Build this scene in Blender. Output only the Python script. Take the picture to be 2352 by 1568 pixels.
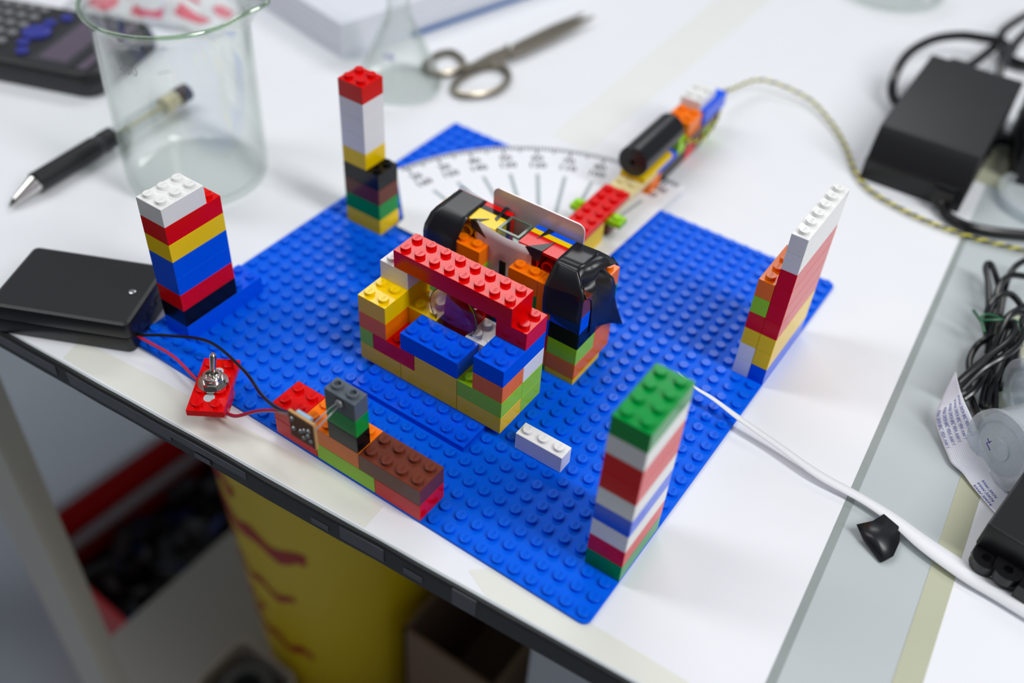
import bpy, bmesh, math, random
import numpy as np
from mathutils import Matrix, Vector
random.seed(7)
for o in list(bpy.data.objects): bpy.data.objects.remove(o, do_unlink=True)
sc = bpy.context.scene
COL = sc.collection
S = 0.001                      # everything below is written in millimetres
# ------------------------------------------------------------------ camera
CAM = np.array([330.866, -189.732, 331.687])
ROT = np.array([[0.82060503, 0.56882642, 0.05517144],
                [0.42315828, -0.53988494, -0.72764093],
                [-0.38411515, 0.62045206, -0.68373591]])   # right, down, forward
FPX = 2276.61; IW, IH = 2352, 1568
cd = bpy.data.cameras.new('camera'); cam = bpy.data.objects.new('camera', cd); COL.objects.link(cam)
M = Matrix.Identity(4)
for i in range(3):
    M[i][0] = ROT[0][i]; M[i][1] = -ROT[1][i]; M[i][2] = -ROT[2][i]; M[i][3] = CAM[i] * S
cam.matrix_world = M
cd.sensor_width = 36.0; cd.lens = 36.0 * FPX / IW; cd.clip_start = 0.02; cd.clip_end = 30
cd.dof.use_dof = True; cd.dof.focus_distance = 0.428; cd.dof.aperture_fstop = 3.6
sc.camera = cam
# ------------------------------------------------------------------ world, lamps, exposure
w = bpy.data.worlds.new('world'); sc.world = w; w.use_nodes = True
bg = w.node_tree.nodes['Background']; bg.inputs[0].default_value = (0.86, 0.92, 1.0, 1); bg.inputs[1].default_value = 0.31
def lamp(name, loc, target, sx, sy, power, col=(1, 1, 1)):
    l = bpy.data.lights.new(name, 'AREA'); l.shape = 'RECTANGLE'; l.size = sx; l.size_y = sy; l.energy = power; l.color = col
    o = bpy.data.objects.new(name, l); COL.objects.link(o); o.location = loc
    o.rotation_euler = (Vector(target) - Vector(loc)).to_track_quat('-Z', 'Y').to_euler()
lamp('ceiling_tube_light_near', (-0.75, -0.22, 1.45), (0.2, 0.1, 0), 0.3, 1.2, 9)
lamp('ceiling_tube_light_far', (-0.55, 1.45, 1.35), (0.1, 0.1, 0), 1.2, 0.3, 11)
lamp('ceiling_tube_light_side', (1.2, 0.12, 1.3), (0.15, 0.1, 0), 0.3, 1.2, 21)
sc.view_settings.view_transform = 'Standard'; sc.view_settings.look = 'None'
sc.view_settings.exposure = -0.27; sc.view_settings.gamma = 1.0; sc.view_settings.use_curve_mapping = False
sc.cycles.use_denoising = True
sc.cycles.max_bounces = 14; sc.cycles.transmission_bounces = 12; sc.cycles.transparent_max_bounces = 12

def at(px, py, z):             # pixel of the photograph -> point on the level z (mm)
    v = ROT.T @ np.array([(px - IW / 2) / FPX, (py - IH / 2) / FPX, 1.0])
    t = (z - CAM[2]) / v[2]; p = CAM + t * v
    return (float(p[0]), float(p[1]), float(p[2]))
# ------------------------------------------------------------------ materials
def lin(c): return tuple(((x / 255) / 12.92 if x / 255 <= .04045 else ((x / 255 + .055) / 1.055) ** 2.4) for x in c)
MATS = {}
def mat(name, rgb, rough=0.2, metal=0.0, spec=0.5, var=0.04, scale=220, bump=0.0, trans=0.0, ior=1.5, alpha=1.0, coat=0.0, sss=0.0):
    m = bpy.data.materials.new(name); m.use_nodes = True; nt = m.node_tree; b = nt.nodes['Principled BSDF']
    c = lin(rgb)
    tc = nt.nodes.new('ShaderNodeTexCoord'); nz = nt.nodes.new('ShaderNodeTexNoise'); nz.inputs['Scale'].default_value = scale
    nz.inputs['Detail'].default_value = 4
    nt.links.new(tc.outputs['Object'], nz.inputs['Vector'])
    if var > 0:
        cr = nt.nodes.new('ShaderNodeValToRGB')
        cr.color_ramp.elements[0].color = tuple(max(0, x * (1 - var)) for x in c) + (1,)
        cr.color_ramp.elements[1].color = tuple(min(1, x * (1 + var)) for x in c) + (1,)
        nt.links.new(nz.outputs['Fac'], cr.inputs['Fac']); nt.links.new(cr.outputs['Color'], b.inputs['Base Color'])
    else: b.inputs['Base Color'].default_value = c + (1,)
    b.inputs['Roughness'].default_value = rough; b.inputs['Metallic'].default_value = metal
    b.inputs['Specular IOR Level'].default_value = spec; b.inputs['IOR'].default_value = ior
    b.inputs['Transmission Weight'].default_value = trans; b.inputs['Alpha'].default_value = alpha
    b.inputs['Coat Weight'].default_value = coat
    if sss: b.inputs['Subsurface Weight'].default_value = sss; b.inputs['Subsurface Radius'].default_value = (.004, .004, .004)
    if bump:
        bp = nt.nodes.new('ShaderNodeBump'); bp.inputs['Strength'].default_value = bump; bp.inputs['Distance'].default_value = 0.0004
        nt.links.new(nz.outputs['Fac'], bp.inputs['Height']); nt.links.new(bp.outputs['Normal'], b.inputs['Normal'])
    MATS[name] = m; return m
PL = dict(rough=0.17, var=0.03, scale=90, spec=0.24)
mat('red', (226, 3, 6), **PL); mat('blue', (0, 88, 240), **PL); mat('yellow', (255, 212, 0), **PL); mat('orange', (255, 124, 4), **PL)
mat('lime', (158, 218, 24), **PL); mat('green', (0, 150, 62), **PL); mat('white', (242, 242, 240), **PL); mat('brown', (112, 52, 36), **PL)
mat('black', (14, 15, 19), **PL); mat('grey', (92, 100, 108), **PL); mat('tan', (232, 216, 160), **PL)
mat('plate_blue', (0, 98, 234), rough=0.36, var=0.03, scale=60, spec=0.09)
mat('stud_blue', (0, 98, 236), rough=0.24, var=0.03, scale=60, spec=0.17); mat('shade_wall_dark', (96, 98, 102), rough=0.7, var=0.03, scale=4); mat('shade_wall_pale', (196, 200, 203), rough=0.6, var=0.02, scale=4)  # last two: greys of the unseen walls added to shape the light
mat('black_matt', (19, 19, 22), rough=0.42, var=0.1, scale=900, bump=0.15); mat('black_gloss', (20, 20, 23), rough=0.3, var=0.05)
mat('black_rubber', (22, 23, 25), rough=0.5, var=0.25, scale=160); mat('tape_black', (24, 25, 29), rough=0.33, var=0.05, scale=80, bump=0.1)
mat('charcoal', (42, 43, 50), rough=0.45, var=0.06); mat('cable', (16, 16, 18), rough=0.24, var=0.05)
mat('chrome', (205, 203, 198), rough=0.16, metal=1.0, var=0.03); mat('steel', (150, 142, 128), rough=0.28, metal=1.0, var=0.06)
mat('tin', (170, 172, 172), rough=0.3, metal=1.0, var=0.05); mat('gold', (200, 170, 90), rough=0.3, metal=1.0)
mat('paper', (238, 240, 244), rough=0.62, var=0.015, scale=40, spec=0.3); mat('paper_cool', (228, 231, 240), rough=0.6, var=0.02, scale=60)
mat('sheet_paper', (240, 242, 248), rough=0.45, var=0.01); mat('print_dark', (34, 37, 46), rough=0.7, var=0.05); mat('print_grey', (170, 182, 186), rough=0.6, var=0.02)
mat('table_grey', (190, 198, 200), rough=0.35, var=0.05, scale=12); mat('table_edge', (30, 32, 33), rough=0.48, var=0.35, scale=70, bump=0.5)
mat('tape_cream', (231, 232, 222), rough=0.4, var=0.03, scale=30); mat('tape_faint', (234, 236, 232), rough=0.5, var=0.02, scale=30); mat('tape_olive', (190, 192, 166), rough=0.4, var=0.04, scale=30)
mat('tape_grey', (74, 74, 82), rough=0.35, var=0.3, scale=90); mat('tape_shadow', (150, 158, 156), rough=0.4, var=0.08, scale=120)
mat('wire_red', (205, 30, 70), rough=0.35, var=0.04); mat('wire_yellow', (222, 210, 40), rough=0.35, var=0.04)
mat('tie_green', (18, 92, 56), rough=0.35); mat('board', (120, 76, 42), rough=0.6, var=0.2, scale=400); mat('board_edge', (196, 150, 92), rough=0.6, var=0.1, scale=400)
mat('resistor', (150, 190, 216), rough=0.35); mat('ink_blue', (58, 72, 168), rough=0.6); mat('ink_purple', (90, 50, 160), rough=0.5)
mat('ribbon', (232, 234, 242), rough=0.25, var=0.01); mat('ribbon_line', (206, 210, 222), rough=0.3, var=0.01)
mat('key_grey', (128, 128, 132), rough=0.5); mat('key_blue', (36, 44, 150), rough=0.4); mat('lcd', (88, 74, 92), rough=0.2, var=0.12, scale=60)
mat('book_blue', (62, 112, 176), rough=0.5); mat('bin_yellow', (250, 212, 8), rough=0.42, var=0.03, scale=20); mat('bin_red', (190, 34, 16), rough=0.5)
mat('crate_red', (214, 16, 18), rough=0.4); mat('crate_rim', (166, 164, 172), rough=0.4); mat('leg_beige', (214, 208, 196), rough=0.5)
mat('floor_grey', (166, 174, 184), rough=0.5, var=0.08, scale=6); mat('cabinet_grey', (172, 168, 164), rough=0.5, var=0.03, scale=10)
mat('cabinet_white', (214, 216, 220), rough=0.5, var=0.02); mat('card_brown', (140, 112, 88), rough=0.7, var=0.05); mat('beige', (196, 184, 172), rough=0.5)
mat('part_black', (16, 15, 16), rough=0.4, var=0.2); mat('part_grey', (52, 52, 56), rough=0.4, var=0.2); mat('part_blue', (24, 44, 112), rough=0.4); mat('roll_grey', (84, 86, 84), rough=0.5)
mat('bag_white', (226, 228, 232), rough=0.4, var=0.02); mat('bag_red', (222, 104, 122), rough=0.5, var=0.1, scale=30)
mat('pen_ink', (226, 214, 176), rough=0.3)
mat('lens_glass', (250, 250, 250), rough=0.0, trans=1.0, ior=1.5, var=0)
mat('card_frost', (232, 214, 214), rough=0.3, trans=0.15, ior=1.4, var=0.02); mat('diffuser', (226, 212, 212), rough=0.7, var=0.02)
mat('led', (250, 250, 255), rough=0.08, trans=0.7, ior=1.5, var=0)
def clear(name, tint, rough=0.02, lo=0.03, hi=0.75, pw=3.2, haze=0.0, hazecol=(230, 235, 238), edge=(212, 220, 216)):   # clear walls: see-through, reflecting more at a slant
    m = bpy.data.materials.new(name); m.use_nodes = True; nt = m.node_tree; nt.nodes.clear(); N_ = nt.nodes.new; K = nt.links.new
    out_ = N_('ShaderNodeOutputMaterial'); tr = N_('ShaderNodeBsdfTransparent'); tr.inputs[0].default_value = lin(tint) + (1,)
    gl = N_('ShaderNodeBsdfGlossy'); gl.inputs['Roughness'].default_value = rough; gl.inputs[0].default_value = (1, 1, 1, 1)
    lw = N_('ShaderNodeLayerWeight'); lw.inputs['Blend'].default_value = 0.5
    p = N_('ShaderNodeMath'); p.operation = 'POWER'; p.inputs[1].default_value = pw; K(lw.outputs['Facing'], p.inputs[0])
    a = N_('ShaderNodeMath'); a.operation = 'MULTIPLY_ADD'; a.inputs[1].default_value = hi; a.inputs[2].default_value = lo; K(p.outputs[0], a.inputs[0])
    mx = N_('ShaderNodeMixShader'); K(a.outputs[0], mx.inputs[0])
    ed = N_('ShaderNodeMix'); ed.data_type = 'RGBA'; K(p.outputs[0], ed.inputs[0]); ed.inputs[6].default_value = lin(tint) + (1,); ed.inputs[7].default_value = lin(edge) + (1,); K(ed.outputs[2], tr.inputs[0])
    if haze:
        df = N_('ShaderNodeBsdfDiffuse'); df.inputs[0].default_value = lin(hazecol) + (1,); m2 = N_('ShaderNodeMixShader')
        nz = N_('ShaderNodeTexNoise'); nz.inputs['Scale'].default_value = 120; mr = N_('ShaderNodeMath'); mr.operation = 'MULTIPLY_ADD'; mr.inputs[1].default_value = haze * .4; mr.inputs[2].default_value = haze * .8
        K(nz.outputs['Fac'], mr.inputs[0]); K(mr.outputs[0], m2.inputs[0]); K(tr.outputs[0], m2.inputs[1]); K(df.outputs[0], m2.inputs[2]); K(m2.outputs[0], mx.inputs[1])
    else: K(tr.outputs[0], mx.inputs[1])
    K(gl.outputs[0], mx.inputs[2]); K(mx.outputs[0], out_.inputs[0]); MATS[name] = m; return m
clear('glass', (252, 253, 252), hi=0.62, pw=2.6); clear('glass_rim', (226, 240, 222), lo=.12, hi=.6); clear('cuvette_plastic', (240, 246, 243), hi=.35); clear('cuvette_edge', (186, 204, 194), lo=.05, hi=.3, rough=.2, haze=.4, hazecol=(136, 156, 142))
clear('cup_plastic', (240, 244, 247), rough=.12, hi=.55, haze=.34); clear('clear_film', (244, 246, 247), hi=.6, haze=.05); clear('pen_clear', (238, 241, 242), hi=.5, haze=.04)
# ------------------------------------------------------------------ mesh helpers
class MB:
    def __init__(s): s.v = []; s.f = []
    def add(s, vs, fs):
        b = len(s.v); s.v += [tuple(map(float, p)) for p in vs]; s.f += [tuple(b + i for i in f) for f in fs]; return s
    def box(s, x0, x1, y0, y1, z0, z1):
        return s.add([(x0, y0, z0), (x1, y0, z0), (x1, y1, z0), (x0, y1, z0), (x0, y0, z1), (x1, y0, z1), (x1, y1, z1), (x0, y1, z1)],
                     [(3, 2, 1, 0), (4, 5, 6, 7), (0, 1, 5, 4), (1, 2, 6, 5), (2, 3, 7, 6), (3, 0, 4, 7)])
    def rings(s, rings, cap0=True, cap1=True, close=False):
        n = len(rings[0]); vs = [p for r in rings for p in r]; fs = []
        m = len(rings)
        for i in range(m if close else m - 1):
            j = (i + 1) % m
            for k in range(n): fs.append((i * n + k, i * n + (k + 1) % n, j * n + (k + 1) % n, j * n + k))
        if not close:
            if cap0: fs.append(tuple(reversed(range(n))))
            if cap1: fs.append(tuple((m - 1) * n + k for k in range(n)))
        return s.add(vs, fs)
    def lathe(s, prof, n=48, c=(0, 0, 0), cap0=True, cap1=True, close=False):
        return s.rings([[(c[0] + r * math.cos(2 * math.pi * k / n), c[1] + r * math.sin(2 * math.pi * k / n), c[2] + z) for k in range(n)] for r, z in prof], cap0, cap1, close)
    def cyl(s, p0, p1, r0, r1=None, n=20, prof=None):
        p0 = Vector(p0); p1 = Vector(p1); d = p1 - p0; L = d.length; q = d.to_track_quat('Z', 'Y').to_matrix()
        prof = prof or [(r0, 0), (r0 if r1 is None else r1, L)]
        return s.rings([[tuple(p0 + q @ Vector((r * math.cos(2 * math.pi * k / n), r * math.sin(2 * math.pi * k / n), z))) for k in range(n)] for r, z in prof])
    def tube(s, path, r, n=10, closed=False):
        P = [Vector(p) for p in path]; m = len(P); rings = []; up = None
        for i in range(m):
            t = (P[(i + 1) % m] - P[i - 1]) if closed else (P[min(i + 1, m - 1)] - P[max(i - 1, 0)])
            t.normalize()
            if up is None: up = t.orthogonal().normalized()
            up = (up - t * up.dot(t)); up = up.normalized() if up.length > 1e-6 else t.orthogonal().normalized()
            b = t.cross(up); rr = r[i] if isinstance(r, (list, tuple)) else r
            rings.append([tuple(P[i] + (up * math.cos(2 * math.pi * k / n) + b * math.sin(2 * math.pi * k / n)) * rr) for k in range(n)])
        return s.rings(rings, close=closed)
    def prism(s, poly, z0, z1):
        n = len(poly); return s.rings([[(x, y, z0) for x, y in poly], [(x, y, z1) for x, y in poly]])
    def grid(s, rows, thick=0.0, nrm=None):
        a = len(rows); b = len(rows[0]); vs = [p for r in rows for p in r]
        fs = [(i * b + j, i * b + j + 1, (i + 1) * b + j + 1, (i + 1) * b + j) for i in range(a - 1) for j in range(b - 1)]
        return s.add(vs, fs)
    def build(s, name, m, parent=None, loc=(0, 0, 0), rot=None, smooth=True, ang=35, solid=0.0):
        me = mesh(name, s.v, s.f, m, smooth, ang); return link(name, me, parent, loc, rot, solid)
_ek = {}
def me_edge(me, k):
    if _ek.get('me') != me.name: _ek.clear(); _ek['me'] = me.name; _ek.update({tuple(sorted(e.vertices)): e.index for e in me.edges})
    return _ek[tuple(sorted(k))]
def mesh(name, v, f, m, smooth=True, ang=35):
    me = bpy.data.meshes.new(name); me.from_pydata([(x * S, y * S, z * S) for x, y, z in v], [], f); me.validate(); me.update()
    me.materials.append(MATS[m])
    if smooth:
        for p in me.polygons: p.use_smooth = True
        me.set_sharp_from_angle(angle=math.radians(ang))
        for p in me.polygons:
            if len(p.vertices) > 8:
                for k in p.edge_keys: me.edges[me_edge(me, k)].use_edge_sharp = True
    return me
def link(name, me, parent=None, loc=(0, 0, 0), rot=None, solid=0.0):
    o = bpy.data.objects.new(name, me); COL.objects.link(o); o.location = tuple(c * S for c in loc)
    if rot is not None: o.rotation_euler = rot
    if parent is not None: o.parent = parent
    if solid:
        md = o.modifiers.new('thickness', 'SOLIDIFY'); md.thickness = solid * S; md.offset = 0
    return o
def tag(o, label, cat, group=None):
    o['label'] = label; o['category'] = cat
    if group: o['group'] = group
    return o
def struct(o): o['kind'] = 'structure'; return o
def thing(name, label, cat, loc=(0, 0, 0), rotz=0.0, group=None):
    o = bpy.data.objects.new(name, None); COL.objects.link(o); o.location = tuple(c * S for c in loc); o.rotation_euler = (0, 0, rotz)
    o.empty_display_size = 0.01
    return tag(o, label, cat, group)
def smoothpath(pts, n=8, closed=False):       # Catmull-Rom
    P = [Vector(p) for p in pts]; m = len(P); out = []
    g = (lambda i: P[i % m]) if closed else (lambda i: P[max(0, min(m - 1, i))])
    for i in range(m if closed else m - 1):
        a, b, c, d = g(i - 1), g(i), g(i + 1), g(i + 2)
        for k in range(n):
            t = k / n
            out.append(0.5 * ((2 * b) + (c - a) * t + (2 * a - 5 * b + 4 * c - d) * t * t + (3 * b - a - 3 * c + d) * t ** 3))
    if not closed: out.append(P[-1])
    return [tuple(p) for p in out]
def rrect(wd, ln, r, n=6, inset=0.0, cx=0, cy=0):
    hw, hl, rr = wd / 2 - inset, ln / 2 - inset, max(r - inset, 0.05); pts = []
    for sx, sy, a0 in ((1, 1, 0), (-1, 1, 90), (-1, -1, 180), (1, -1, 270)):
        for k in range(n + 1):
            a = math.radians(a0 + 90 * k / n); pts.append((cx + sx * (hw - rr) + rr * math.cos(a), cy + sy * (hl - rr) + rr * math.sin(a)))
    return pts
def pillow(mb, wd, ln, r, z0, z1, bev=1.0, bev0=None, cx=0, cy=0, n=6):
    rows = []
    b0 = bev if bev0 is None else bev0
    for z, i in ((z0, b0), (z0 + b0 * .3, b0 * .3), (z0 + b0, 0), (z1 - bev, 0), (z1 - bev * .3, bev * .3), (z1, bev)):
        rows.append([(x, y, z) for x, y in rrect(wd, ln, r, n, i, cx, cy)])
    return mb.rings(rows)
def text_mesh(txt, size, font_sx=1.0, bold=0.0):
    c = bpy.data.curves.new('txt', 'FONT'); c.body = txt; c.size = size; c.align_x = 'CENTER'; c.align_y = 'CENTER'; c.resolution_u = 2; c.offset = bold
    o = bpy.data.objects.new('txt', c); COL.objects.link(o); dg = bpy.context.evaluated_depsgraph_get()
    me = o.evaluated_get(dg).to_mesh(); v = [(p.co.x * font_sx, p.co.y) for p in me.vertices]; f = [tuple(p.vertices) for p in me.polygons]
    o.evaluated_get(dg).to_mesh_clear(); bpy.data.objects.remove(o); bpy.data.curves.remove(c); return v, f
# ------------------------------------------------------------------ bricks
BODY = {}; STUD = {}
def body_mesh(nx, ny, h, m):
    key = (nx, ny, h, m)
    if key not in BODY:
        bm = bmesh.new(); bmesh.ops.create_cube(bm, size=1.0)
        for v in bm.verts:
            v.co = Vector(((v.co.x + .5) * (nx * 8 - .16) + .08, (v.co.y + .5) * (ny * 8 - .16) + .08, (v.co.z + .5) * (h - .05) + .025)) * S
        bmesh.ops.bevel(bm, geom=bm.edges[:], offset=0.16 * S, segments=1, affect='EDGES')
        me = bpy.data.meshes.new('brick'); bm.to_mesh(me); bm.free(); me.materials.append(MATS[m])
        BODY[key] = me
    return BODY[key]
def letters(mb, z):
    t = .16; h = 1.15; y0 = -h / 2
    # baseline along +y, letter tops towards -x
    def seg(a0, a1, b0, b1): mb.box(-b1, -b0, a0, a1, z - .02, z + .1)
    def L(o): seg(o, o + t, y0, y0 + h); seg(o, o + .62, y0, y0 + t)
    def E(o): seg(o, o + t, y0, y0 + h); [seg(o, o + .62, y0 + q, y0 + q + t) for q in (0, (h - t) / 2, h - t)]
    def G(o): seg(o, o + t, y0, y0 + h); seg(o, o + .66, y0, y0 + t); seg(o, o + .66, y0 + h - t, y0 + h); seg(o + .5, o + .66, y0, y0 + .55); seg(o + .34, o + .66, y0 + .42, y0 + .55)
    def O(o): seg(o, o + t, y0, y0 + h); seg(o + .5, o + .66, y0, y0 + h); seg(o, o + .66, y0, y0 + t); seg(o, o + .66, y0 + h - t, y0 + h)
    L(-1.62); E(-.78); G(.04); O(.92)
def stud_mesh(m, kind='letters'):
    key = (m, kind)
    if key not in STUD:
        mb = MB()
        if kind == 'hollow':
            mb.lathe([(2.4, 0), (2.4, 1.58), (2.3, 1.7), (1.55, 1.7), (1.5, 1.6), (1.5, .05)], 24, cap0=False)
        else:
            mb.lathe([(2.4, -.02), (2.4, 1.55), (2.36, 1.66), (2.25, 1.7)], 24 if kind == 'letters' else 14, cap0=False)
            if kind == 'letters': letters(mb, 1.7)
        STUD[key] = mesh('stud', mb.v, mb.f, m, True, 50)
    return STUD[key]
FOOT = []                      # footprints on the base plate (studs)
def stack(t, origin, bricks, sk='letters', hollow=(), nostud=()):
    """bricks: (colour, x0, x1, y0, y1, z0, h) in studs / mm, relative to the lattice; origin: the thing's location."""
    for bi, (m, x0, x1, y0, y1, z0, h) in enumerate(bricks):
        if z0 < 0.1: FOOT.append((x0, x1, y0, y1))
        b = link('brick' if h > 5 else 'plate', body_mesh(x1 - x0, y1 - y0, h, m), t, (x0 * 8 - origin[0], y0 * 8 - origin[1], z0 - origin[2]))
        if bi in nostud: continue
        for i in range(x1 - x0):
            for j in range(y1 - y0):
                cx, cy = x0 + i + .5, y0 + j + .5; top = z0 + h
                if any(abs(q[5] - top) < 1.0 and q[1] < cx < q[2] and q[3] < cy < q[4] for q in bricks): continue
                link('stud', stud_mesh(m, 'hollow' if bi in hollow else sk), b, ((i + .5) * 8, (j + .5) * 8, h))
    return t
H = 9.6; Pt = 3.2
L = lambda k: 3.2 + 9.6 * k
# ------------------------------------------------------------------ floor, added shade walls and table
ANG = math.atan(0.0685); CA, SA = math.cos(ANG), math.sin(ANG)
TZ = -1.5
def tuv(u, v): return (CA * u - SA * v, -28.3 * CA + SA * u + CA * v + 0.0)   # table frame: u along the front edge, v away from it
struct(MB().box(-3000, 3000, -2500, 3500, -760, -730).build('floor', 'floor_grey', smooth=False))
struct(MB().box(-1450, -1400, -1600, 3500, -730, 1900).build('shade_wall_left', 'shade_wall_pale', smooth=False))  # unseen wall added to cut the ambient light from the left
struct(MB().box(-3000, 3000, -1650, -1600, -730, 1900).build('shade_wall_near', 'shade_wall_dark', smooth=False))  # unseen dark wall added behind the camera to darken the near faces
table = thing('lab_table', 'grey lab table with scuffed black edge, carrying the brick build', 'table', (0, -28.3, -730), ANG)
MB().box(-620, 760, 0.6, 1150, 714, 728.3).build('table_top', 'table_grey', table, smooth=False)
mb = MB()
prof = [(-.9, 728.2), (-1.6, 727.2), (-1.6, 716.5), (-.9, 715.3), (.6, 715.3), (.6, 728.3)]
N = 70; rng = random.Random(3); rows = []
for i in range(N + 1):
    u = -620 + 1380 * i / N; w_ = rng.uniform(-.5, .5)
    rows.append([(u, y + (w_ * .5 if y < 0 else 0), z + (w_ * .8 if z > 726 else 0)) for y, z in prof])
mb.rings(rows); mb.build('edge_strip', 'table_edge', table, smooth=False)
for (u0, u1, z0, z1) in ((-104, -16, 720.5, 726.2), (-8, 56, 719.5, 726.8), (56, 100, 722.5, 727.0), (150, 172, 719, 727), (205, 216, 717, 727.6)):
    MB().box(u0, u1, -1.85, -1.2, z0, z1).build('edge_tape', 'tape_grey', table, smooth=False)
for i, (u, v) in enumerate(((70, 10), (135, 6), (182, 5))):
    MB().box(u, u + 9, -2.1, -1.3, 718 + i, 721 + i).build('edge_chip', 'tape_grey', table, smooth=False)
MB().box(-160, -120, 5, 22, 0, 714).build('leg', 'leg_beige', table, smooth=False)
MB().box(-600, -560, 8, 40, 0, 714).build('leg', 'leg_beige', table, smooth=False)
MB().box(700, 740, 8, 40, 0, 714).build('leg', 'leg_beige', table, smooth=False)
# paper laid on the table
def sheet(name, label, pts, z0, z1, m, cat='paper', group=None):
    return tag(MB().prism(pts, z0, z1).build(name, m, smooth=False), label, cat, group)
def tq(u0, u1, v0, v1, n=1): return [tuv(u0, v0), tuv(u1, v0), tuv(u1, v1), tuv(u0, v1)]
sheet('paper_sheet', 'large white paper sheet taped over the table under the blue base plate', tq(-610, 324, 1.5, 800), -1.68, -1.5, 'paper')
sheet('paper_sheet', 'white paper sheet at the right, past the grey strip of table', tq(372, 750, 2, 330), -1.68, -1.5, 'paper')
sheet('tape_strip', 'aged cream tape strip along the front table edge beside the black battery box', [tuv(-15, 3), tuv(-18, 16), tuv(30, 17.5), tuv(80, 16.5), tuv(118, 17), tuv(160, 15), tuv(160, 2.2), tuv(80, 2.2), tuv(0, 2.5)], -1.5, -1.42, 'tape_cream', 'tape')
sheet('tape_strip', 'short cream tape piece at the front edge near the lower plate corner', [tuv(206, 8), tuv(214, 15), tuv(250, 14), tuv(330, 10), tuv(345, 2), tuv(218, 2)], -1.5, -1.42, 'tape_cream', 'tape')
sheet('tape_strip', 'narrow olive tape strip along the left edge of the right-hand paper', tq(363, 373, 2, 300), -1.68, -1.46, 'tape_olive', 'tape')
sheet('tape_strip', 'clear tape line with painted grey edge shadow along the right edge of the large paper', tq(323, 326.5, 2, 360), -1.70, -1.46, 'tape_shadow', 'tape')  # tape edge; its shadow is put into the grey colour
sheet('tape_strip', 'broad faint yellowish tape seam running back behind the laser arm', [tuv(76, 310), tuv(104, 305), tuv(122, 620), tuv(86, 640)], -1.5, -1.42, 'tape_faint', 'tape')
# ------------------------------------------------------------------ towers on the plate
def tower(name, label, bricks, sk='letters', hollow=(), group='brick towers on the base plate', cat='brick tower'):
    ox = min(b[1] for b in bricks) * 8; oy = min(b[3] for b in bricks) * 8; oz = min(b[5] for b in bricks)
    t = thing(name, label, cat, (ox, oy, oz), 0, group); return stack(t, (ox, oy, oz), bricks, sk, hollow)
def levels(cols, x0, x1, y0, y1, z=0.0):
    return [(c, x0, x1, y0, y1, z + H * k, H) for k, c in enumerate(cols)]
tower('brick_tower', 'striped brick tower with green top at the nearest plate corner', levels(['green', 'red', 'white', 'blue', 'white', 'red', 'red', 'white', 'green'], 30, 32, 3, 7), 'plain')
tower('brick_tower', 'squat red, yellow and blue brick tower with white top by the battery box',
      [('blue', 1, 3, 2, 8, 0, H)] + levels(['black', 'red', 'blue', 'blue', 'yellow', 'red'], 1, 3, 2, 6, H) + [('white', 1, 3, 2, 5, 7 * H, H)])
tower('brick_tower', 'slim tower with red top over white bricks beside the protractor sheet',
      levels(['yellow', 'green', 'brown'], 2, 5, 17, 19) + [('black', 2, 5, 17, 19, 3 * H, H)] + levels(['yellow', 'white', 'white', 'white', 'red'], 2, 4, 17, 19, 4 * H), 'plain', hollow=(3,))
bl = levels(['blue', 'yellow', 'yellow', 'red', 'red', 'red', 'red', 'white', 'white'], 31, 32, 20, 26)
bl += levels(['white', 'white', 'yellow', 'red', 'lime', 'orange'], 30, 31, 20, 24)
tower('brick_screen', 'thin tall brick wall, white over red over yellow, at the right plate edge', bl, group=None, cat='brick wall')
# front wall with the lamp post
fw = [('red', 12, 15, 0, 2, 0, H), ('lime', 15, 19, 0, 2, 0, H), ('red', 19, 22, 0, 2, 0, H),
      ('red', 12, 14, 0, 2, H, H), ('orange', 14, 18, 0, 2, H, H), ('brown', 18, 22, 0, 2, H, H),
      ('black', 16, 18, 0, 1, 2 * H, H), ('green', 16, 18, 0, 1, 3 * H, H), ('grey', 16, 18, 0, 1, 4 * H, H)]
fwt = tower('brick_wall', 'low front brick wall with red, orange and brown top and grey post', fw, hollow=(8,), group=None, cat='brick wall')
ho = MB(); ho.cyl((136, -.05, 44.2), (136, .6, 44.2), 2.9, n=28)
g8 = ho.build('post_hole', 'charcoal', fwt, (-96, 0, 0))
# lens bridge
br = [('yellow', 12, 15, 7, 9, L(0), H), ('yellow', 15, 19, 7, 9, L(0), H), ('yellow', 19, 22, 7, 9, L(0), H), ('lime', 20, 22, 9, 11, L(0), H), ('yellow', 12, 16, 9, 11, L(0), H), ('green', 16, 20, 9, 11, L(0), H),
      ('lime', 12, 13, 7, 9, L(1), H), ('red', 13, 16, 7, 9, L(1), H), ('yellow', 16, 19, 7, 9, L(1), H), ('lime', 19, 22, 7, 9, L(1), H), ('lime', 20, 22, 9, 11, L(1), H), ('yellow', 12, 16, 9, 11, L(1), H), ('red', 16, 20, 9, 11, L(1), H),
      ('orange', 12, 14, 7, 9, L(2), H), ('blue', 15, 19, 7, 9, L(2), H), ('orange', 20, 22, 7, 9, L(2), H), ('yellow', 12, 16, 9, 11, L(2), H), ('red', 16, 18, 10, 11, L(2), H), ('white', 18, 22, 9, 11, L(2), H),
      ('yellow', 12, 14, 7, 11, L(3), H), ('blue', 20, 22, 7, 11, L(3), H), ('red', 16, 18, 10, 11, L(3), H),
      ('white', 12, 14, 9, 11, L(4), H), ('red', 20, 22, 9, 11, L(4), H), ('red', 13, 21, 9, 11, L(5), H)]
tower('brick_bridge', 'multicoloured brick stand with a long red beam, holding the round lens', br, group=None, cat='brick stand')
p1 = [('blue', 13, 21, 5, 7, 0, Pt)]; tower('brick_plate', 'flat blue two by eight plate in front of the lens stand', p1, group='blue plates under the lens stand', cat='plate')
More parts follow.
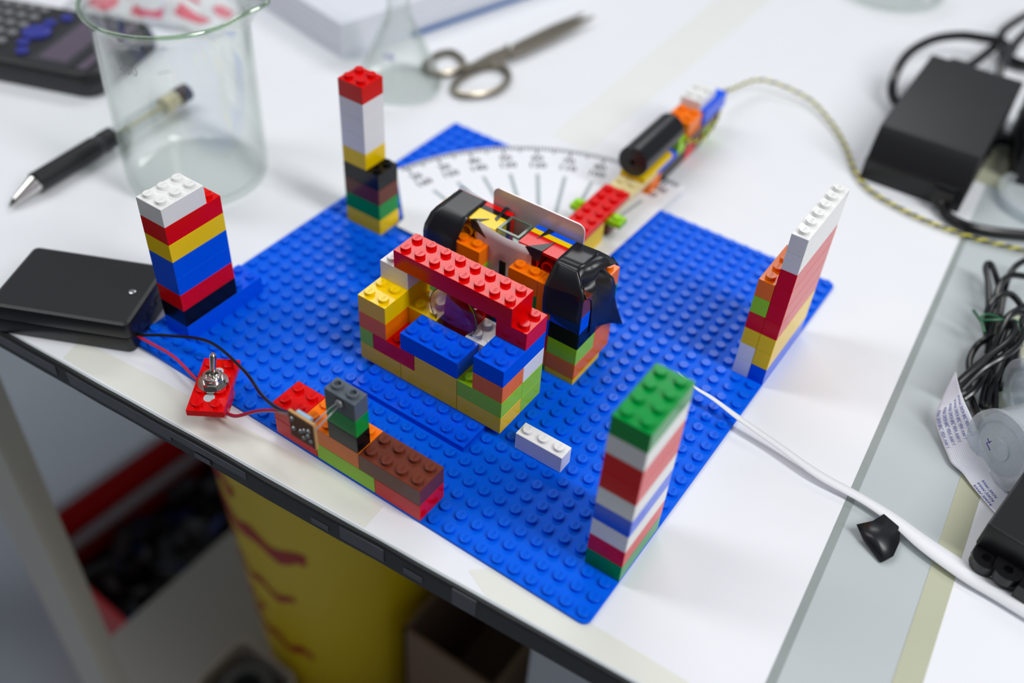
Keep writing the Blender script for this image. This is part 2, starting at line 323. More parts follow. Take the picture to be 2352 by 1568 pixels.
p2 = [('blue', 13, 21, 7, 11, 0, Pt)]; FOOT.append((13, 21, 7, 11))
t_ = thing('brick_plate', 'flat blue plate mostly hidden beneath the lens stand', 'plate', (104, 56, 0), 0, 'blue plates under the lens stand')
link('plate', body_mesh(8, 4, Pt, 'blue'), t_)
tower('brick', 'single white one by three brick on the plate right of the lens stand', [('white', 23, 26, 7, 8, 0, H)], group=None, cat='brick')
# round lens
ln = thing('lens', 'clear round glass lens standing under the red beam', 'lens', (136, 74.2, 27.6))
mb = MB(); r = 12.6; rows = []; R2 = 110.0
prof = []
for k in range(9):
    rr = r * k / 8; prof.append((rr, .7 + (math.sqrt(R2 ** 2 - rr ** 2) - math.sqrt(R2 ** 2 - r ** 2))))
prof = [(max(a, .01), b) for a, b in prof]
full = prof + [(a, -b) for a, b in reversed(prof)]
mb.lathe(full, 56, cap0=True, cap1=True)
mb.v = [(x, z, y + 12.6) for x, y, z in mb.v]
mb.build('glass_disc', 'lens_glass', ln, smooth=True, ang=40)
mb = MB(); mb.tube([(12.75 * math.cos(2 * math.pi * k / 64), 0, 12.6 + 12.75 * math.sin(2 * math.pi * k / 64)) for k in range(64)], .32, 8, True); mb.build('lens_edge', 'cuvette_edge', ln)
# ------------------------------------------------------------------ cuvette holder
ch = [('yellow', 21, 23, 13, 16, 0, Pt), ('orange', 21, 23, 13, 17, L(0), H), ('lime', 21, 23, 13, 15, L(1), H), ('orange', 21, 23, 15, 17, L(1), H),
      ('black', 21, 23, 13, 15, L(2), H), ('brown', 21, 23, 15, 17, L(2), H), ('blue', 21, 23, 13, 14, L(3), H), ('green', 21, 22, 14, 16, L(3), H), ('green', 21, 23, 16, 17, L(3), H),
      ('brown', 22, 23, 13, 14, L(4), H), ('orange', 21, 23, 16, 17, L(4), H), ('orange', 20, 22, 13, 14, L(4), H), ('orange', 18, 20, 13, 14, L(4), H),
      ('green', 18, 20, 13, 14, L(3), H), ('orange', 20, 21, 13, 14, L(3), H), ('blue', 18, 21, 13, 14, L(2), H), ('red', 18, 21, 13, 14, L(1), H), ('orange', 18, 21, 13, 14, L(0), H), ('green', 18, 21, 13, 16, 0, Pt),
      ('black', 16, 18, 15, 16, L(0), H), ('blue', 16, 18, 15, 16, L(1), H), ('black', 16, 18, 15, 16, L(2), H), ('black', 16, 18, 15, 16, L(3), H), ('green', 12, 16, 13, 16, 0, Pt), ('red', 12, 16, 13, 15, L(0), H), ('lime', 12, 16, 13, 15, L(1), H), ('black', 12, 16, 13, 15, L(2), H), ('lime', 12, 16, 13, 14, L(3), H), ('orange', 12, 16, 13, 14, L(4), H)]
cht = tower('cuvette_holder', 'taped brick cradle holding the clear cuvette behind the lens stand', ch, group=None, cat='brick stand')
CO = (96, 104, 0)
def cpart(mb, name, m, **k):
    mb.v = [(x - CO[0], y - CO[1], z - CO[2]) for x, y, z in mb.v]; return mb.build(name, m, cht, **k)
def side_brick(x0, m):          # 2 x 4 brick lying on its side, open underside towards -y
    x1 = x0 + 31.8; y0, y1, z0, z1 = 112.0, 121.5, 44.9, 60.8; mb = MB(); t = 1.5
    mb.box(x0, x1, y0, y1, z1 - t, z1); mb.box(x0, x1, y0, y1, z0, z0 + t); mb.box(x0, x0 + t, y0, y1, z0 + t, z1 - t); mb.box(x1 - t, x1, y0, y1, z0 + t, z1 - t)
    mb.box(x0 + t, x1 - t, y1 - 1.2, y1, z0 + t, z1 - t)
    for k in range(3):
        cx = x0 + 8 * (k + 1) - .1; cz = (z0 + z1) / 2
        o_, i_ = [], []
        n = 24
        ring = lambda rr, y: [(cx + rr * math.cos(2 * math.pi * q / n), y, cz + rr * math.sin(2 * math.pi * q / n)) for q in range(n)]
        mb.rings([ring(2.4, y1 - 1.2), ring(2.4, y0 + .1), ring(3.25, y0 + .1), ring(3.25, y1 - 1.2)], False, False)
    b = cpart(mb, 'brick', m, smooth=True, ang=30); return b
side_brick(98.6, 'yellow'); side_brick(143.6, 'red')
for x0, cols in ((98.6, ('black', 'red')), (143.6, ('yellow', 'blue'))):
    for k, c in enumerate(cols):
        cpart(MB().box(x0, x0 + 31.8, 121.6 + 3.2 * k + .05, 124.75 + 3.2 * k, 44.9, 60.8 - .1 * k), 'plate', c, smooth=False)
# tape over the left end
rows = []; rng = random.Random(5)
lp = [((99.0, 128.6, 48), (115.0, 128.6, 48)), ((98.8, 128.8, 58), (115.0, 128.8, 58)), ((99.2, 127.0, 61.2), (115.0, 127.0, 61.2)), ((99.2, 118, 61.2), (115.4, 118, 61.2)), ((99.2, 111.5, 61.2), (115.8, 111.3, 61.2)),
      ((98.6, 110.2, 60.6), (115.9, 110.0, 60.5)), ((97.2, 107.6, 58.2), (115.6, 107.2, 57.0)), ((96.0, 104.4, 52.8), (115.0, 103.9, 51.9)), ((95.7, 103.7, 49.5), (114.9, 103.6, 49)), ((95.6, 103.6, 40), (114.9, 103.6, 40)), ((95.6, 103.6, 30), (114.8, 103.6, 32))]
for a, b in lp:
    rows.append([tuple(a[i] + (b[i] - a[i]) * k / 6 for i in range(3)) for k in range(7)])
cpart(MB().grid(rows), 'tape', 'tape_black', ang=24, solid=.25)
# little end fold of the left tape
cpart(MB().grid([[(99.2, 127, 61.2), (99.2, 118, 61.2), (99.2, 111.5, 61.2), (98.6, 110.2, 60.6), (97.2, 107.6, 58.2), (96.0, 104.4, 52.8)], [(97.6, 127, 56), (97.0, 118, 54), (96.6, 112, 52), (96.4, 110, 50), (96, 107, 46), (95.8, 104.6, 42)]]), 'tape_fold', 'tape_black', ang=80, solid=.2)
# tape over the right end (front face, top, crumpled side)
fr = [((164.6, 111.2, 61.2), (175.8, 111.4, 61.3)), ((164.8, 109.8, 60.6), (176.6, 109.6, 60.2)), ((164.3, 106.6, 56.5), (180.6, 106.4, 56.6)), ((164.0, 103.9, 51.4), (184.2, 103.7, 53.4)), ((163.9, 103.6, 44), (184.2, 103.5, 50.8)), ((163.9, 103.6, 37.6), (184.1, 103.6, 40)), ((164.6, 103.7, 35.4), (184.0, 103.6, 32.0))]
rows = []
for i, (a, b) in enumerate(fr):
    row = []
    for k in range(9):
        t = k / 8; p = [a[j] + (b[j] - a[j]) * t for j in range(3)]
        if i == 6: p[2] = 35.4 + (32.0 - 35.4) * t + (1.2 if k in (1, 2) else 0)
        if 2 <= i <= 4: p[1] += .5 * math.sin(t * 5 + i * 1.3)
        row.append(tuple(p))
    rows.append(row)
cpart(MB().grid(rows), 'tape', 'tape_black', ang=24, solid=.22)
rows = []
for a, b in (((164.6, 127.4, 61.1), (176.6, 127.2, 62.0)), ((164.6, 122, 61.2), (177.4, 122, 61.6)), ((164.6, 116, 61.2), (177.0, 116.4, 61.5)), ((164.6, 111.2, 61.2), (175.8, 111.4, 61.3))):
    rows.append([tuple(a[i] + (b[i] - a[i]) * k / 6 for i in range(3)) for k in range(7)])
cpart(MB().grid(rows), 'tape', 'tape_black', ang=24, solid=.22)
# crumpled side: rows run from the top edge down, columns from near (y small) to far
cr_ = [[(175.8, 111.4, 61.3), (176.6, 114, 61.4), (177.0, 117, 61.6), (177.6, 120.5, 62.4), (177.4, 124, 62.2), (176.6, 127.2, 62.0)],
       [(177.4, 109.6, 60.0), (177.4, 114, 58.5), (179.6, 117, 59.6), (181.0, 120.5, 61.6), (181.0, 125, 61.0), (180.8, 129, 60.2)],
       [(180.8, 106.4, 56.6), (178.6, 112, 54), (181.8, 116, 55.5), (182.0, 120, 58.5), (184.2, 125.5, 58.6), (184.6, 131, 56.8)]]
cpart(MB().grid(cr_), 'tape_fold', 'tape_black', ang=42, solid=.22)
cr2 = [[(180.8, 106.4, 56.6), (178.6, 112, 54), (181.8, 116, 55.5), (181.4, 119.5, 57.0), (180.6, 123, 56.5), (181.0, 126, 55.0)],
       [(184.0, 105.4, 53.0), (180.6, 111.5, 49), (183.6, 115.5, 50.5), (181.0, 119.5, 50.5), (184.8, 124, 51), (185.2, 128, 50.5)],
       [(184.4, 110.6, 48.6), (182.0, 112.2, 45), (184.4, 115.2, 45.5), (182.6, 120, 44.0), (186.0, 125, 44.5), (185.8, 130.5, 44)],
       [(184.4, 112.0, 43.0), (184.5, 113.4, 39), (184.6, 116.6, 38.5), (185.8, 120.5, 37.5), (184.8, 126, 37), (185.2, 132.6, 36)],
       [(184.4, 112.6, 34.0), (184.5, 114.2, 33), (184.5, 117.6, 31.5), (184.8, 121, 30.0), (185.6, 127, 29), (186.5, 134.5, 28.5)],
       [(184.4, 113.0, 26.4), (184.4, 115.6, 26.6), (184.5, 119.0, 27.6), (184.8, 122, 25.5), (186.4, 128.6, 23.4), (189.5, 137.0, 18.5)]]
cpart(MB().grid(cr2), 'tape_fold', 'tape_black', ang=42, solid=.22)
cpart(MB().add([(181.2, 130.5, 59.9), (184.6, 131.2, 56.4), (184.9, 132.2, 54.4), (182.4, 130.9, 56.0)], [(0, 1, 2, 3)]), 'tape_fold', 'tape_black', solid=.2)
# pointed tape scraps
def scrap(pts, nm='tape_scrap'):
    cpart(MB().add(pts, [tuple(range(len(pts)))]), nm, 'tape_black', smooth=False, solid=.15)
scrap([(119.0, 113.2, 61.05), (121.2, 111.8, 61.05), (124.0, 117.0, 61.0)]); scrap([(117.2, 111.6, 61.0), (121.2, 111.6, 61.6), (119.0, 113.2, 61.05)])
scrap([(117.2, 111.5, 60.9), (121.2, 111.2, 61.0), (126.4, 111.0, 54.6), (118.2, 111.2, 57.0)])
scrap([(147.6, 111.2, 60.4), (152.8, 111.6, 61.2), (156.5, 111.8, 61.0), (155.6, 111.4, 55.4), (153.0, 111.0, 55.0)])
scrap([(149.0, 111.4, 61.1), (156.3, 112.0, 61.15), (157.4, 121.4, 61.0), (152.0, 114.4, 61.2)])
scrap([(149.4, 127.8, 61.1), (152.6, 127.6, 61.1), (149.0, 118.2, 61.0)])
scrap([(124.5, 128.2, 61.3), (126.5, 128.2, 61.5), (127.4, 117.6, 60.95), (125.6, 118.6, 61.0)]); scrap([(124.5, 128.2, 61.3), (126.5, 128.2, 61.5), (128.0, 132.5, 62.6), (125.6, 132.0, 62.4)])
# paper diffuser with a slot
mb = MB(); xs = [121.0, 124, 127, 130, 134.1, 138.0, 141, 144, 148, 151.4]
def ptop(x): return {121.0: 61.8, 151.4: 57.0}.get(x, 61.9 - (x - 121) * .06 - 0.9 * math.sin(min(1, (x - 121) / 27) * math.pi) + .4)
def py_(x, z): return 111.5 - 1.0 * math.exp(-((x - 137) / 9) ** 2) * max(0, (z - 44) / 17)
zs = [30, 38, 45.8, 51, 55.5]
def z_(jj, x): return ptop(x) if jj == len(zs) else min(zs[jj], ptop(x) - .1)
mb.v = [(x, py_(x, z_(jj, x)), z_(jj, x)) for jj in range(len(zs) + 1) for x in xs]; nx_ = len(xs)
mb.f = [(jj * nx_ + i, jj * nx_ + i + 1, (jj + 1) * nx_ + i + 1, (jj + 1) * nx_ + i) for jj in range(len(zs)) for i in range(nx_ - 1) if not (xs[i] == 134.1 and jj < 2)]
cpart(mb, 'paper_diffuser', 'diffuser', ang=80, solid=.15)
# cuvette, card, film (things in their own right)
cu = thing('cuvette', 'clear square plastic cuvette set between the yellow and red side bricks', 'cuvette', (137, 119, 20))
mb = MB(); o6, i6 = 6.0, 4.9
sq = lambda h, z: [(-h, -h, z), (h, -h, z), (h, h, z), (-h, h, z)]
mb.rings([sq(o6, 0), sq(o6, 41.2), sq(i6, 41.2), sq(i6, 1.5)]); mb.build('cuvette_body', 'cuvette_plastic', cu, smooth=False)
MB().rings([sq(o6 + .02, 40.9), sq(o6 + .02, 41.5), sq(i6 - .1, 41.5), sq(i6 - .1, 40.9)], close=True).build('cuvette_rim', 'cuvette_edge', cu, smooth=False)
def card(name, label, pts, y0, y1, m, cat):
    mb = MB(); n = len(pts); x0 = min(p[0] for p in pts); z0 = min(p[1] for p in pts)
    mb.rings([[(x - x0, 0, z - z0) for x, z in pts], [(x - x0, y1 - y0, z - z0) for x, z in pts]])
    return tag(mb.build(name, m, None, (x0, y0, z0), smooth=False), label, cat)
cp = [(117.6, 46), (167.2, 46)] + [(163.7 + 3.5 * math.cos(math.radians(a)), 66.3 + 3.5 * math.sin(math.radians(a))) for a in range(0, 91, 15)] + [(121.1 + 3.5 * math.cos(math.radians(a)), 66.3 + 3.5 * math.sin(math.radians(a))) for a in range(90, 181, 15)]
card('plastic_card', 'frosted white plastic card with rounded corners standing behind the cuvette', cp, 128.9, 129.7, 'card_frost', 'card')
fp = [(96.4, 50), (119, 50), (118.5, 58.8), (104, 60.8), (100, 62.0), (98, 61.6), (96.4, 59.0)]
card('plastic_film', 'small clear plastic film standing behind the left black tape', fp, 129.9, 130.2, 'clear_film', 'film')
# ------------------------------------------------------------------ protractor sheet
pc = (128.0, 161.0); PR = 124.0; SH = 1.95
az = [math.radians(a) for a in np.linspace(79.5, 167, 60)]
out = [(pc[0] + PR * math.cos(a), pc[1] + PR * math.sin(a)) for a in az] + [(41.5, 154), (42.5, 146.6), (147.2, 145.5)]
pt = thing('protractor_sheet', 'white printed half-round protractor sheet lying under the laser arm', 'protractor', (pc[0], pc[1], SH - .25))
MB().prism([(x - pc[0], y - pc[1]) for x, y in out], 0, .25).build('sheet', 'sheet_paper', pt, smooth=False)
tk = MB(); sp = MB(); nums = MB(); OFF = 4.5
def radial(mb, a, r0, r1, wd, z=.28):
    a = math.radians(a); d = (math.cos(a), math.sin(a)); n_ = (-d[1], d[0])
    mb.add([(d[0] * q + n_[0] * s_ * wd / 2, d[1] * q + n_[1] * s_ * wd / 2, z) for q, s_ in ((r0, -1), (r1, -1), (r1, 1), (r0, 1))], [(0, 1, 2, 3)])
for d in range(76, 165):
    a = d + OFF
    if not 81 < a < 166.5: continue
    lo = 9 if d % 10 == 0 else 6.5 if d % 5 == 0 else 4.2
    radial(tk, a, PR - lo, PR - .3, 1.2)
    if d % 10 == 0:
        radial(sp, a, 30, 94, 2.4, .27)
        for k, (txt, rr) in enumerate(((str(180 - d), 110.8), (str(d), 103.2))):
            v, f = text_mesh(txt, 7.4, 1.0, .18); th = math.radians(a - 90)
            tk_ = [(x * math.cos(th) - (y + rr) * math.sin(th), x * math.sin(th) + (y + rr) * math.cos(th), .28) for x, y in v]
            nums.add(tk_, f)
tk.build('scale_ticks', 'print_dark', pt, smooth=False); sp.build('radial_lines', 'print_grey', pt, smooth=False); nums.build('numerals', 'print_dark', pt, smooth=False)
# ------------------------------------------------------------------ laser arm (rotating, about 91 degrees)
ay = math.radians(1.3)
arm = thing('laser_mount', 'brick arm along the protractor carrying the black laser tube', 'brick arm', (130.9, 205, SH), ay)
def ab(m, b0, b1, a0, a1, z0, z1, studs=None, name=None):   # b across, a along; local mm (a measured in world y)
    me = MB(); me.box(b0 + .1, b1 - .1, a0 - 205 + .1, a1 - 205 - .1, z0, z1 - .05)
    o = me.build(name or ('brick' if z1 - z0 > 5 else 'plate'), m, arm, smooth=False)
    for (sx, sy) in studs or (): link('stud', stud_mesh(m, 'plain'), o, (sx, sy - 205, z1))
    return o
g = lambda b0, b1, a0, a1: [(b0 + 4 + 8 * i, a0 + 4 + 8 * j) for i in range(round((b1 - b0) / 8)) for j in range(round((a1 - a0) / 8))]
ab('yellow', -8, 8, 174, 206, 0, 9.6); ab('yellow', -8, 8, 174, 206, 9.6, 12.8)
ab('brown', -8, 8, 212, 222, 0, 9.6)
ab('lime', -16, 16, 209, 217, 9.6, 12.8, [(-12, 213), (12, 213)])
ab('red', -8, 8, 170.5, 234.5, 12.8, 16.0, g(-8, 8, 170.5, 234.5))
ab('tan', -8, 8, 217.5, 269, 9.6, 12.8, [(-4, 246.5), (4, 246.5)])
ab('orange', -8, 8, 261.5, 275, 0, 9.6)
ab('yellow', -8, 8, 251.5, 287, 12.8, 16.0)
ab('blue', -8, 8, 269.5, 295, 9.6, 12.8, [(4, 291)]); ab('black', -8, 8, 275.5, 307, 0, 9.6)
ab('green', -8, 2, 294, 306, 12.8, 22); ab('lime', 2, 8, 295.5, 305, 9.6, 19)
ab('orange', -8, 8, 306, 324, 16, 26, [(-4, 312), (4, 312), (-4, 320), (4, 320)])
ab('brown', -8, 8, 306, 356, 9.6, 16); ab('red', -8, 8, 308, 322, 0, 9.6); ab('brown', -8, 8, 323, 332, 0, 8)
ab('blue', -8, 9, 326, 358, 16, 25.6); ab('white', -8, 5.5, 324.5, 347, 20, 31.6, [(-4, 330), (3, 330), (-4, 340), (3, 340)])
ab('lime', -8, 8, 334, 352, 3, 9.6)
la = thing('laser_module', 'black cylindrical laser tube lying on the yellow plate of the arm', 'laser', (129.4, 249.5, SH + 16.0), ay)
mb = MB(); n = 40; R9 = 9.2; zc = R9 + .0
ring = lambda rr, y: [(rr * math.cos(2 * math.pi * q / n), y, zc + rr * math.sin(2 * math.pi * q / n)) for q in range(n)]
mb.rings([ring(1.6, 4), ring(1.6, .0), ring(R9 - .6, 0), ring(R9, .6), ring(R9, 47.4), ring(R9 - .6, 48)])
mb.build('tube', 'black_gloss', la, ang=40)
MB().cyl((0, 3.6, zc), (0, 4.2, zc), 1.7, n=20).build('aperture', 'part_black', la)
# yellow and black twisted supply wire
wp = [(135.5, 298, 20), (138.5, 310, 16), (140, 322, 12), (138, 345, 14), (128, 375, 16)] + [at(*p, z) for p, z in [((1680, 205), 12), ((1750, 184), 8), ((1850, 222), 4), ((1905, 275), 2), ((1940, 330), 1.5), ((1965, 395), 1.2), ((2000, 437), 1), ((2060, 474), 1), ((2130, 507), 1), ((2220, 541), 1), ((2300, 562), 1), ((2400, 585), 1)]]
sp_ = smoothpath(wp, 16); tw = thing('twisted_wire', 'yellow and black twisted wire pair curving from the laser arm to the right', 'wire', (130, 300, -1.5))
dist = 0.0; A_, B_ = [], []
for i, p in enumerate(sp_):
    P0 = Vector(sp_[max(i - 1, 0)]); P1 = Vector(sp_[min(i + 1, len(sp_) - 1)]); t = (P1 - P0).normalized()
    if i: dist += (Vector(p) - Vector(sp_[i - 1])).length
    s_ = t.cross(Vector((0, 0, 1))).normalized(); u_ = s_.cross(t); a = dist / 9.0 * 2 * math.pi
    o_ = (s_ * math.cos(a) + u_ * math.sin(a)) * .62
    A_.append(tuple(Vector(p) + o_ - Vector((130, 300, -1.5)))); B_.append(tuple(Vector(p) - o_ - Vector((130, 300, -1.5))))
MB().tube(A_, .68, 8).build('strand', 'wire_yellow', tw); MB().tube(B_, .68, 8).build('strand', 'cable', tw)
# ------------------------------------------------------------------ base plate
bp = thing('base_plate', 'large blue studded base plate carrying the whole brick build', 'base plate', (0, 0, -1.5))
pillow(MB(), 255.8, 255.8, 3.5, 0, 1.5, .12, .1, 128, 128).build('plate', 'plate_blue', bp, ang=40)
def inpoly(x, y, poly):
    c = False; j = len(poly) - 1
    for i in range(len(poly)):
        if (poly[i][1] > y) != (poly[j][1] > y) and x < (poly[j][0] - poly[i][0]) * (y - poly[i][1]) / (poly[j][1] - poly[i][1]) + poly[i][0]: c = not c
        j = i
    return c
free = []
for i in range(32):
    for j in range(32):
        x, y = i + .5, j + .5
        if any(a < x < b and c < y < d for a, b, c, d in FOOT): continue
        if inpoly(x * 8, y * 8, out) and (abs(x * 8 - 147) > 3): continue
        if 12 < x < 23 and 13 < y < 17: continue
        free.append(((Vector((x * 8, y * 8, 0)) - Vector(CAM)).length, x * 8, y * 8))
free.sort()
near = stud_mesh('stud_blue', 'letters'); plain = stud_mesh('stud_blue', 'plain')
for k, (d, x, y) in enumerate(free[:300]): link('stud', near if k < 200 else plain, bp, (x, y, 1.5))
mb = MB()
for d, x, y in free[300:]: mb.lathe([(2.4, -.02), (2.4, 1.55), (2.25, 1.7)], 14, (x, y, 1.5), cap0=False)
o = mb.build('studs', 'stud_blue', bp, ang=50); o['kind'] = 'stuff'
# ------------------------------------------------------------------ lamp circuit: board, LED, switch, battery, wires
cb = thing('circuit_board', 'tiny brown circuit board hanging by LED legs in front of grey post', 'circuit board', (129.6, -15, 30.6))
MB().box(-6.4, 6.4, -.1, .9, 0, 13.4).build('board', 'board', cb, smooth=False)
MB().box(-6.6, 6.6, .1, 1.3, 13.2, 13.9).build('board_edge', 'board_edge', cb, smooth=False); MB().box(6.2, 6.9, -.1, 1.3, -.2, 13.4).build('board_edge', 'board_edge', cb, smooth=False)
for x, z in ((-4.6, 10.6), (-4.4, 5.2), (1.4, 7.6), (3.8, 8.8), (3.2, 5.6), (.8, 3.0), (-.6, 6.0), (4.4, 3.4)):
    MB().lathe([(1.0, 0), (.8, .5), (.3, .8)], 12).build('solder_dot', 'tin', cb, (x, -.1, z), (math.pi / 2, 0, 0))
MB().cyl((-3.8, 2.3, 12.6), (3.2, 2.3, 12.6), 1.3, n=16).build('resistor', 'resistor', cb)
le = thing('led', 'small clear LED pushed into the grey post, on two long legs', 'led', (136, -2.0, 44.2))
mb = MB(); mb.cyl((0, 1.2, 0), (0, 3.4, 0), 2.4, n=24, prof=[(.9, 0), (1.7, .3), (1.9, .9), (1.9, 4.6)]); mb.build('bulb', 'led', le)
for dx, e in ((-1.1, (-2.0, -12.0, -2.4)), (1.1, (.4, -12.4, -2.8))):
    MB().tube(smoothpath([(dx * .7, 1.6, 0), (dx, -2, -.1), (dx, -5, -.4), e], 6), .36, 8).build('leg', 'tin', le)
# switch on its red plate
sx_, sy_ = 64.9, -4.9; sa = math.radians(33.4)
swt = thing('toggle_switch', 'silver toggle switch mounted on a red studded plate near the table edge', 'switch', (sx_, sy_, TZ), sa)
zt = 12.3
mb = MB(); mb.box(-8, 8, -16, 16, zt, zt + 3.2); sw = mb.build('plate', 'red', swt, smooth=False)
for i in (-4, 4):
    for j in (-12, -4, 4, 12):
        if (i, j) in (): continue
        link('stud', stud_mesh('red', 'letters'), sw, (i, j, zt + 3.2))
for j in (-8, 8): MB().lathe([(2.45, .05), (2.45, .1), (2.05, .1)], 24, (0, j, zt + 3.15), cap0=False).build('hole', 'table_grey', sw)
MB().box(-6.2, 6.2, -6.5, 6.5, 3.0, zt).build('switch_body', 'red', swt, smooth=False)
for k, dx in enumerate((-3, 0, 3)): MB().box(dx - .4, dx + .4, -1.2, 1.2, 0, 3.0).build('terminal', 'tin', swt, smooth=False)
zp = zt + 3.2 + 1.2
MB().lathe([(3.2, 0), (6.6, 0), (6.6, .7), (3.2, .7)], 40, (0, 0, zp), close=True, cap0=False, cap1=False).build('washer', 'chrome', swt)
mb = MB(); mb.rings([[(5.6 * math.cos(math.pi * k / 3), 5.6 * math.sin(math.pi * k / 3), z) for k in range(6)] for z in (zp + .7, zp + 3.0)]); mb.build('nut', 'chrome', swt, smooth=False)
MB().lathe([(4.3, 0), (4.3, 1.5), (3.9, 1.9), (2.9, 1.9), (2.6, 1.2), (2.5, .2)], 32, (0, 0, zp + 3.0), cap0=False).build('bushing', 'chrome', swt)
MB().lathe([(1.1, 0), (1.2, 2), (1.5, 10.6), (1.4, 11.6), (.8, 12.2)], 20).build('lever', 'chrome', swt, (.2, .6, zp + 3.2), (math.radians(-10), math.radians(6), 0))
MB().box(5.9, 7.0, -1.0, .6, zp, zp + 1.6).build('washer_tab', 'chrome', swt, smooth=False)
# battery box
ba = math.radians(25.4); bx = thing('battery_box', 'black plastic battery box with a single screw, overlapping the table edge', 'battery box', (-33.0, 1.5, TZ), ba)
mb = MB(); pillow(mb, 70, 46, 3.5, 0, 9.0, .4, 1.6); mb.build('box_base', 'black_gloss', bx, ang=40)
mb = MB(); pillow(mb, 70, 46, 3.5, 9.2, 17.4, 2.2, .3); mb.build('box_lid', 'black_matt', bx, ang=40)
MB().lathe([(2.3, 0), (2.3, .1), (1.9, .1), (1.9, -.6), (1.85, -.6)], 28, cap0=False).build('screw_recess', 'part_black', bx, (26.5, .5, 17.35))
MB().lathe([(1.8, -.5), (1.7, .1), (1.0, .35)], 24, cap0=False).build('screw', 'tin', bx, (26.5, .5, 17.4))
for k in range(3): MB().box(34.9, 35.25, -14 + k * 9, -9.5 + k * 9, 7.5, 11).build('side_mark', 'part_black', bx, smooth=False)
def wire(name, label, pts, r, m, cat='wire', n=10, grp=None):
    p0 = pts[0]; sp = [tuple(Vector(p) - Vector(p0)) for p in smoothpath(pts, n)]
    return tag(MB().tube(sp, r, 10).build(name, m, None, p0), label, cat, grp)
wire('wire', 'thin black wire arching from the battery box to the circuit board', [(-.5, 4, 6), at(318, 768, 7), at(380, 770, 9), at(480, 785, 14), at(560, 850, 20), at(600, 905, 27), at(640, 940, 34), (124.5, -13.6, 43.2)], .75, 'cable', grp='thin wires of the lamp circuit')
wire('wire', 'thin red wire running from the battery box to the toggle switch', [(-.8, 3, 5), at(318, 772, 6), at(350, 790, 6), at(400, 820, 7), at(445, 865, 8), at(472, 890, 6), (62, -5, 3)], .75, 'wire_red', grp='thin wires of the lamp circuit')
wire('wire', 'thin red wire sagging between the toggle switch and the circuit board', [(67.5, -8, 2.2), at(522, 950, 6), at(545, 955, 9), at(590, 944, 18), at(635, 943, 29), (124.0, -13.4, 40.5)], .8, 'wire_red', grp='thin wires of the lamp circuit')
# ------------------------------------------------------------------ glassware
bk = thing('beaker', 'large clear glass beaker with pouring lip at the upper left', 'beaker', (-82, 118, TZ))
def beaker_profile():
    o = [(34.0, 0), (38.2, .9), (39.7, 4.0), (40.0, 9), (40.0, 92), (40.3, 98), (41.4, 101), (43.0, 102.8), (43.6, 104.0), (43.0, 105.0)]
    i = [(41.8, 104.6), (40.2, 102.4), (38.6, 99), (38.2, 93), (38.2, 9), (37.6, 5.0), (36, 2.9), (32.0, 2.2)]
    return o + i
n = 96; rings_ = []
for r, z in beaker_profile():
    row = []
    for k in range(n):
        a = 2 * math.pi * k / n; d = (a - math.radians(33) + math.pi) % (2 * math.pi) - math.pi
        lip = math.exp(-(d / .17) ** 2) * max(0, min(1, (z - 90) / 14)) ** 1.5
        rr = r + 9.5 * lip
        row.append((rr * math.cos(a), rr * math.sin(a), z + 2.2 * lip))
    rings_.append(row)
mb = MB(); mb.rings(rings_); mb.build('glass_body', 'glass', bk, ang=60)
mb = MB(); mb.tube([tuple((Vector(a_) + Vector(b_)) / 2 + Vector((0, 0, .2))) for a_, b_ in zip(rings_[8], rings_[10])], 1.25, 10, True); mb.build('rim', 'glass_rim', bk, ang=60)
for k, z in enumerate((30, 44, 58, 72)):
    mb = MB(); m_ = 10
    mb.grid([[(40.15 * math.cos(math.radians(150 + a)), 40.15 * math.sin(math.radians(150 + a)), z + h) for a in np.linspace(0, 12 if k % 2 else 8, m_)] for h in (0, .6)]); mb.build('graduation_mark', 'cabinet_white', bk)
v, f = text_mesh('400', 7)
MB().add([(40.15 * math.cos(math.radians(286) + x / 40), 40.15 * math.sin(math.radians(286) + x / 40), 84 + y) for x, y in v], f).build('graduation_numerals', 'cabinet_white', bk)
fk = thing('flask', 'clear conical glass flask standing before the white paper stack', 'flask', (-58, 272, TZ))
mb = MB(); mb.lathe([(24, 0), (27.2, .8), (28.3, 3), (28.0, 6), (24.5, 14), (12.5, 41), (8.6, 50), (7.4, 56), (7.3, 92), (9.6, 95), (9.8, 97), (8.6, 97.4), (6.3, 94), (6.2, 56), (7.4, 49.6), (11.2, 40.6), (23.2, 13.5), (26.6, 5.6), (26.0, 2.6), (23, 1.8)], 64)
mb.build('glass_body', 'glass', fk, ang=60)
v, f = text_mesh('100', 6)
MB().add([((18.2 - y * .42) * math.cos(math.radians(285) + x / 18), (18.2 - y * .42) * math.sin(math.radians(285) + x / 18), 29 + y) for x, y in v], f).build('printed_mark', 'ink_blue', fk)
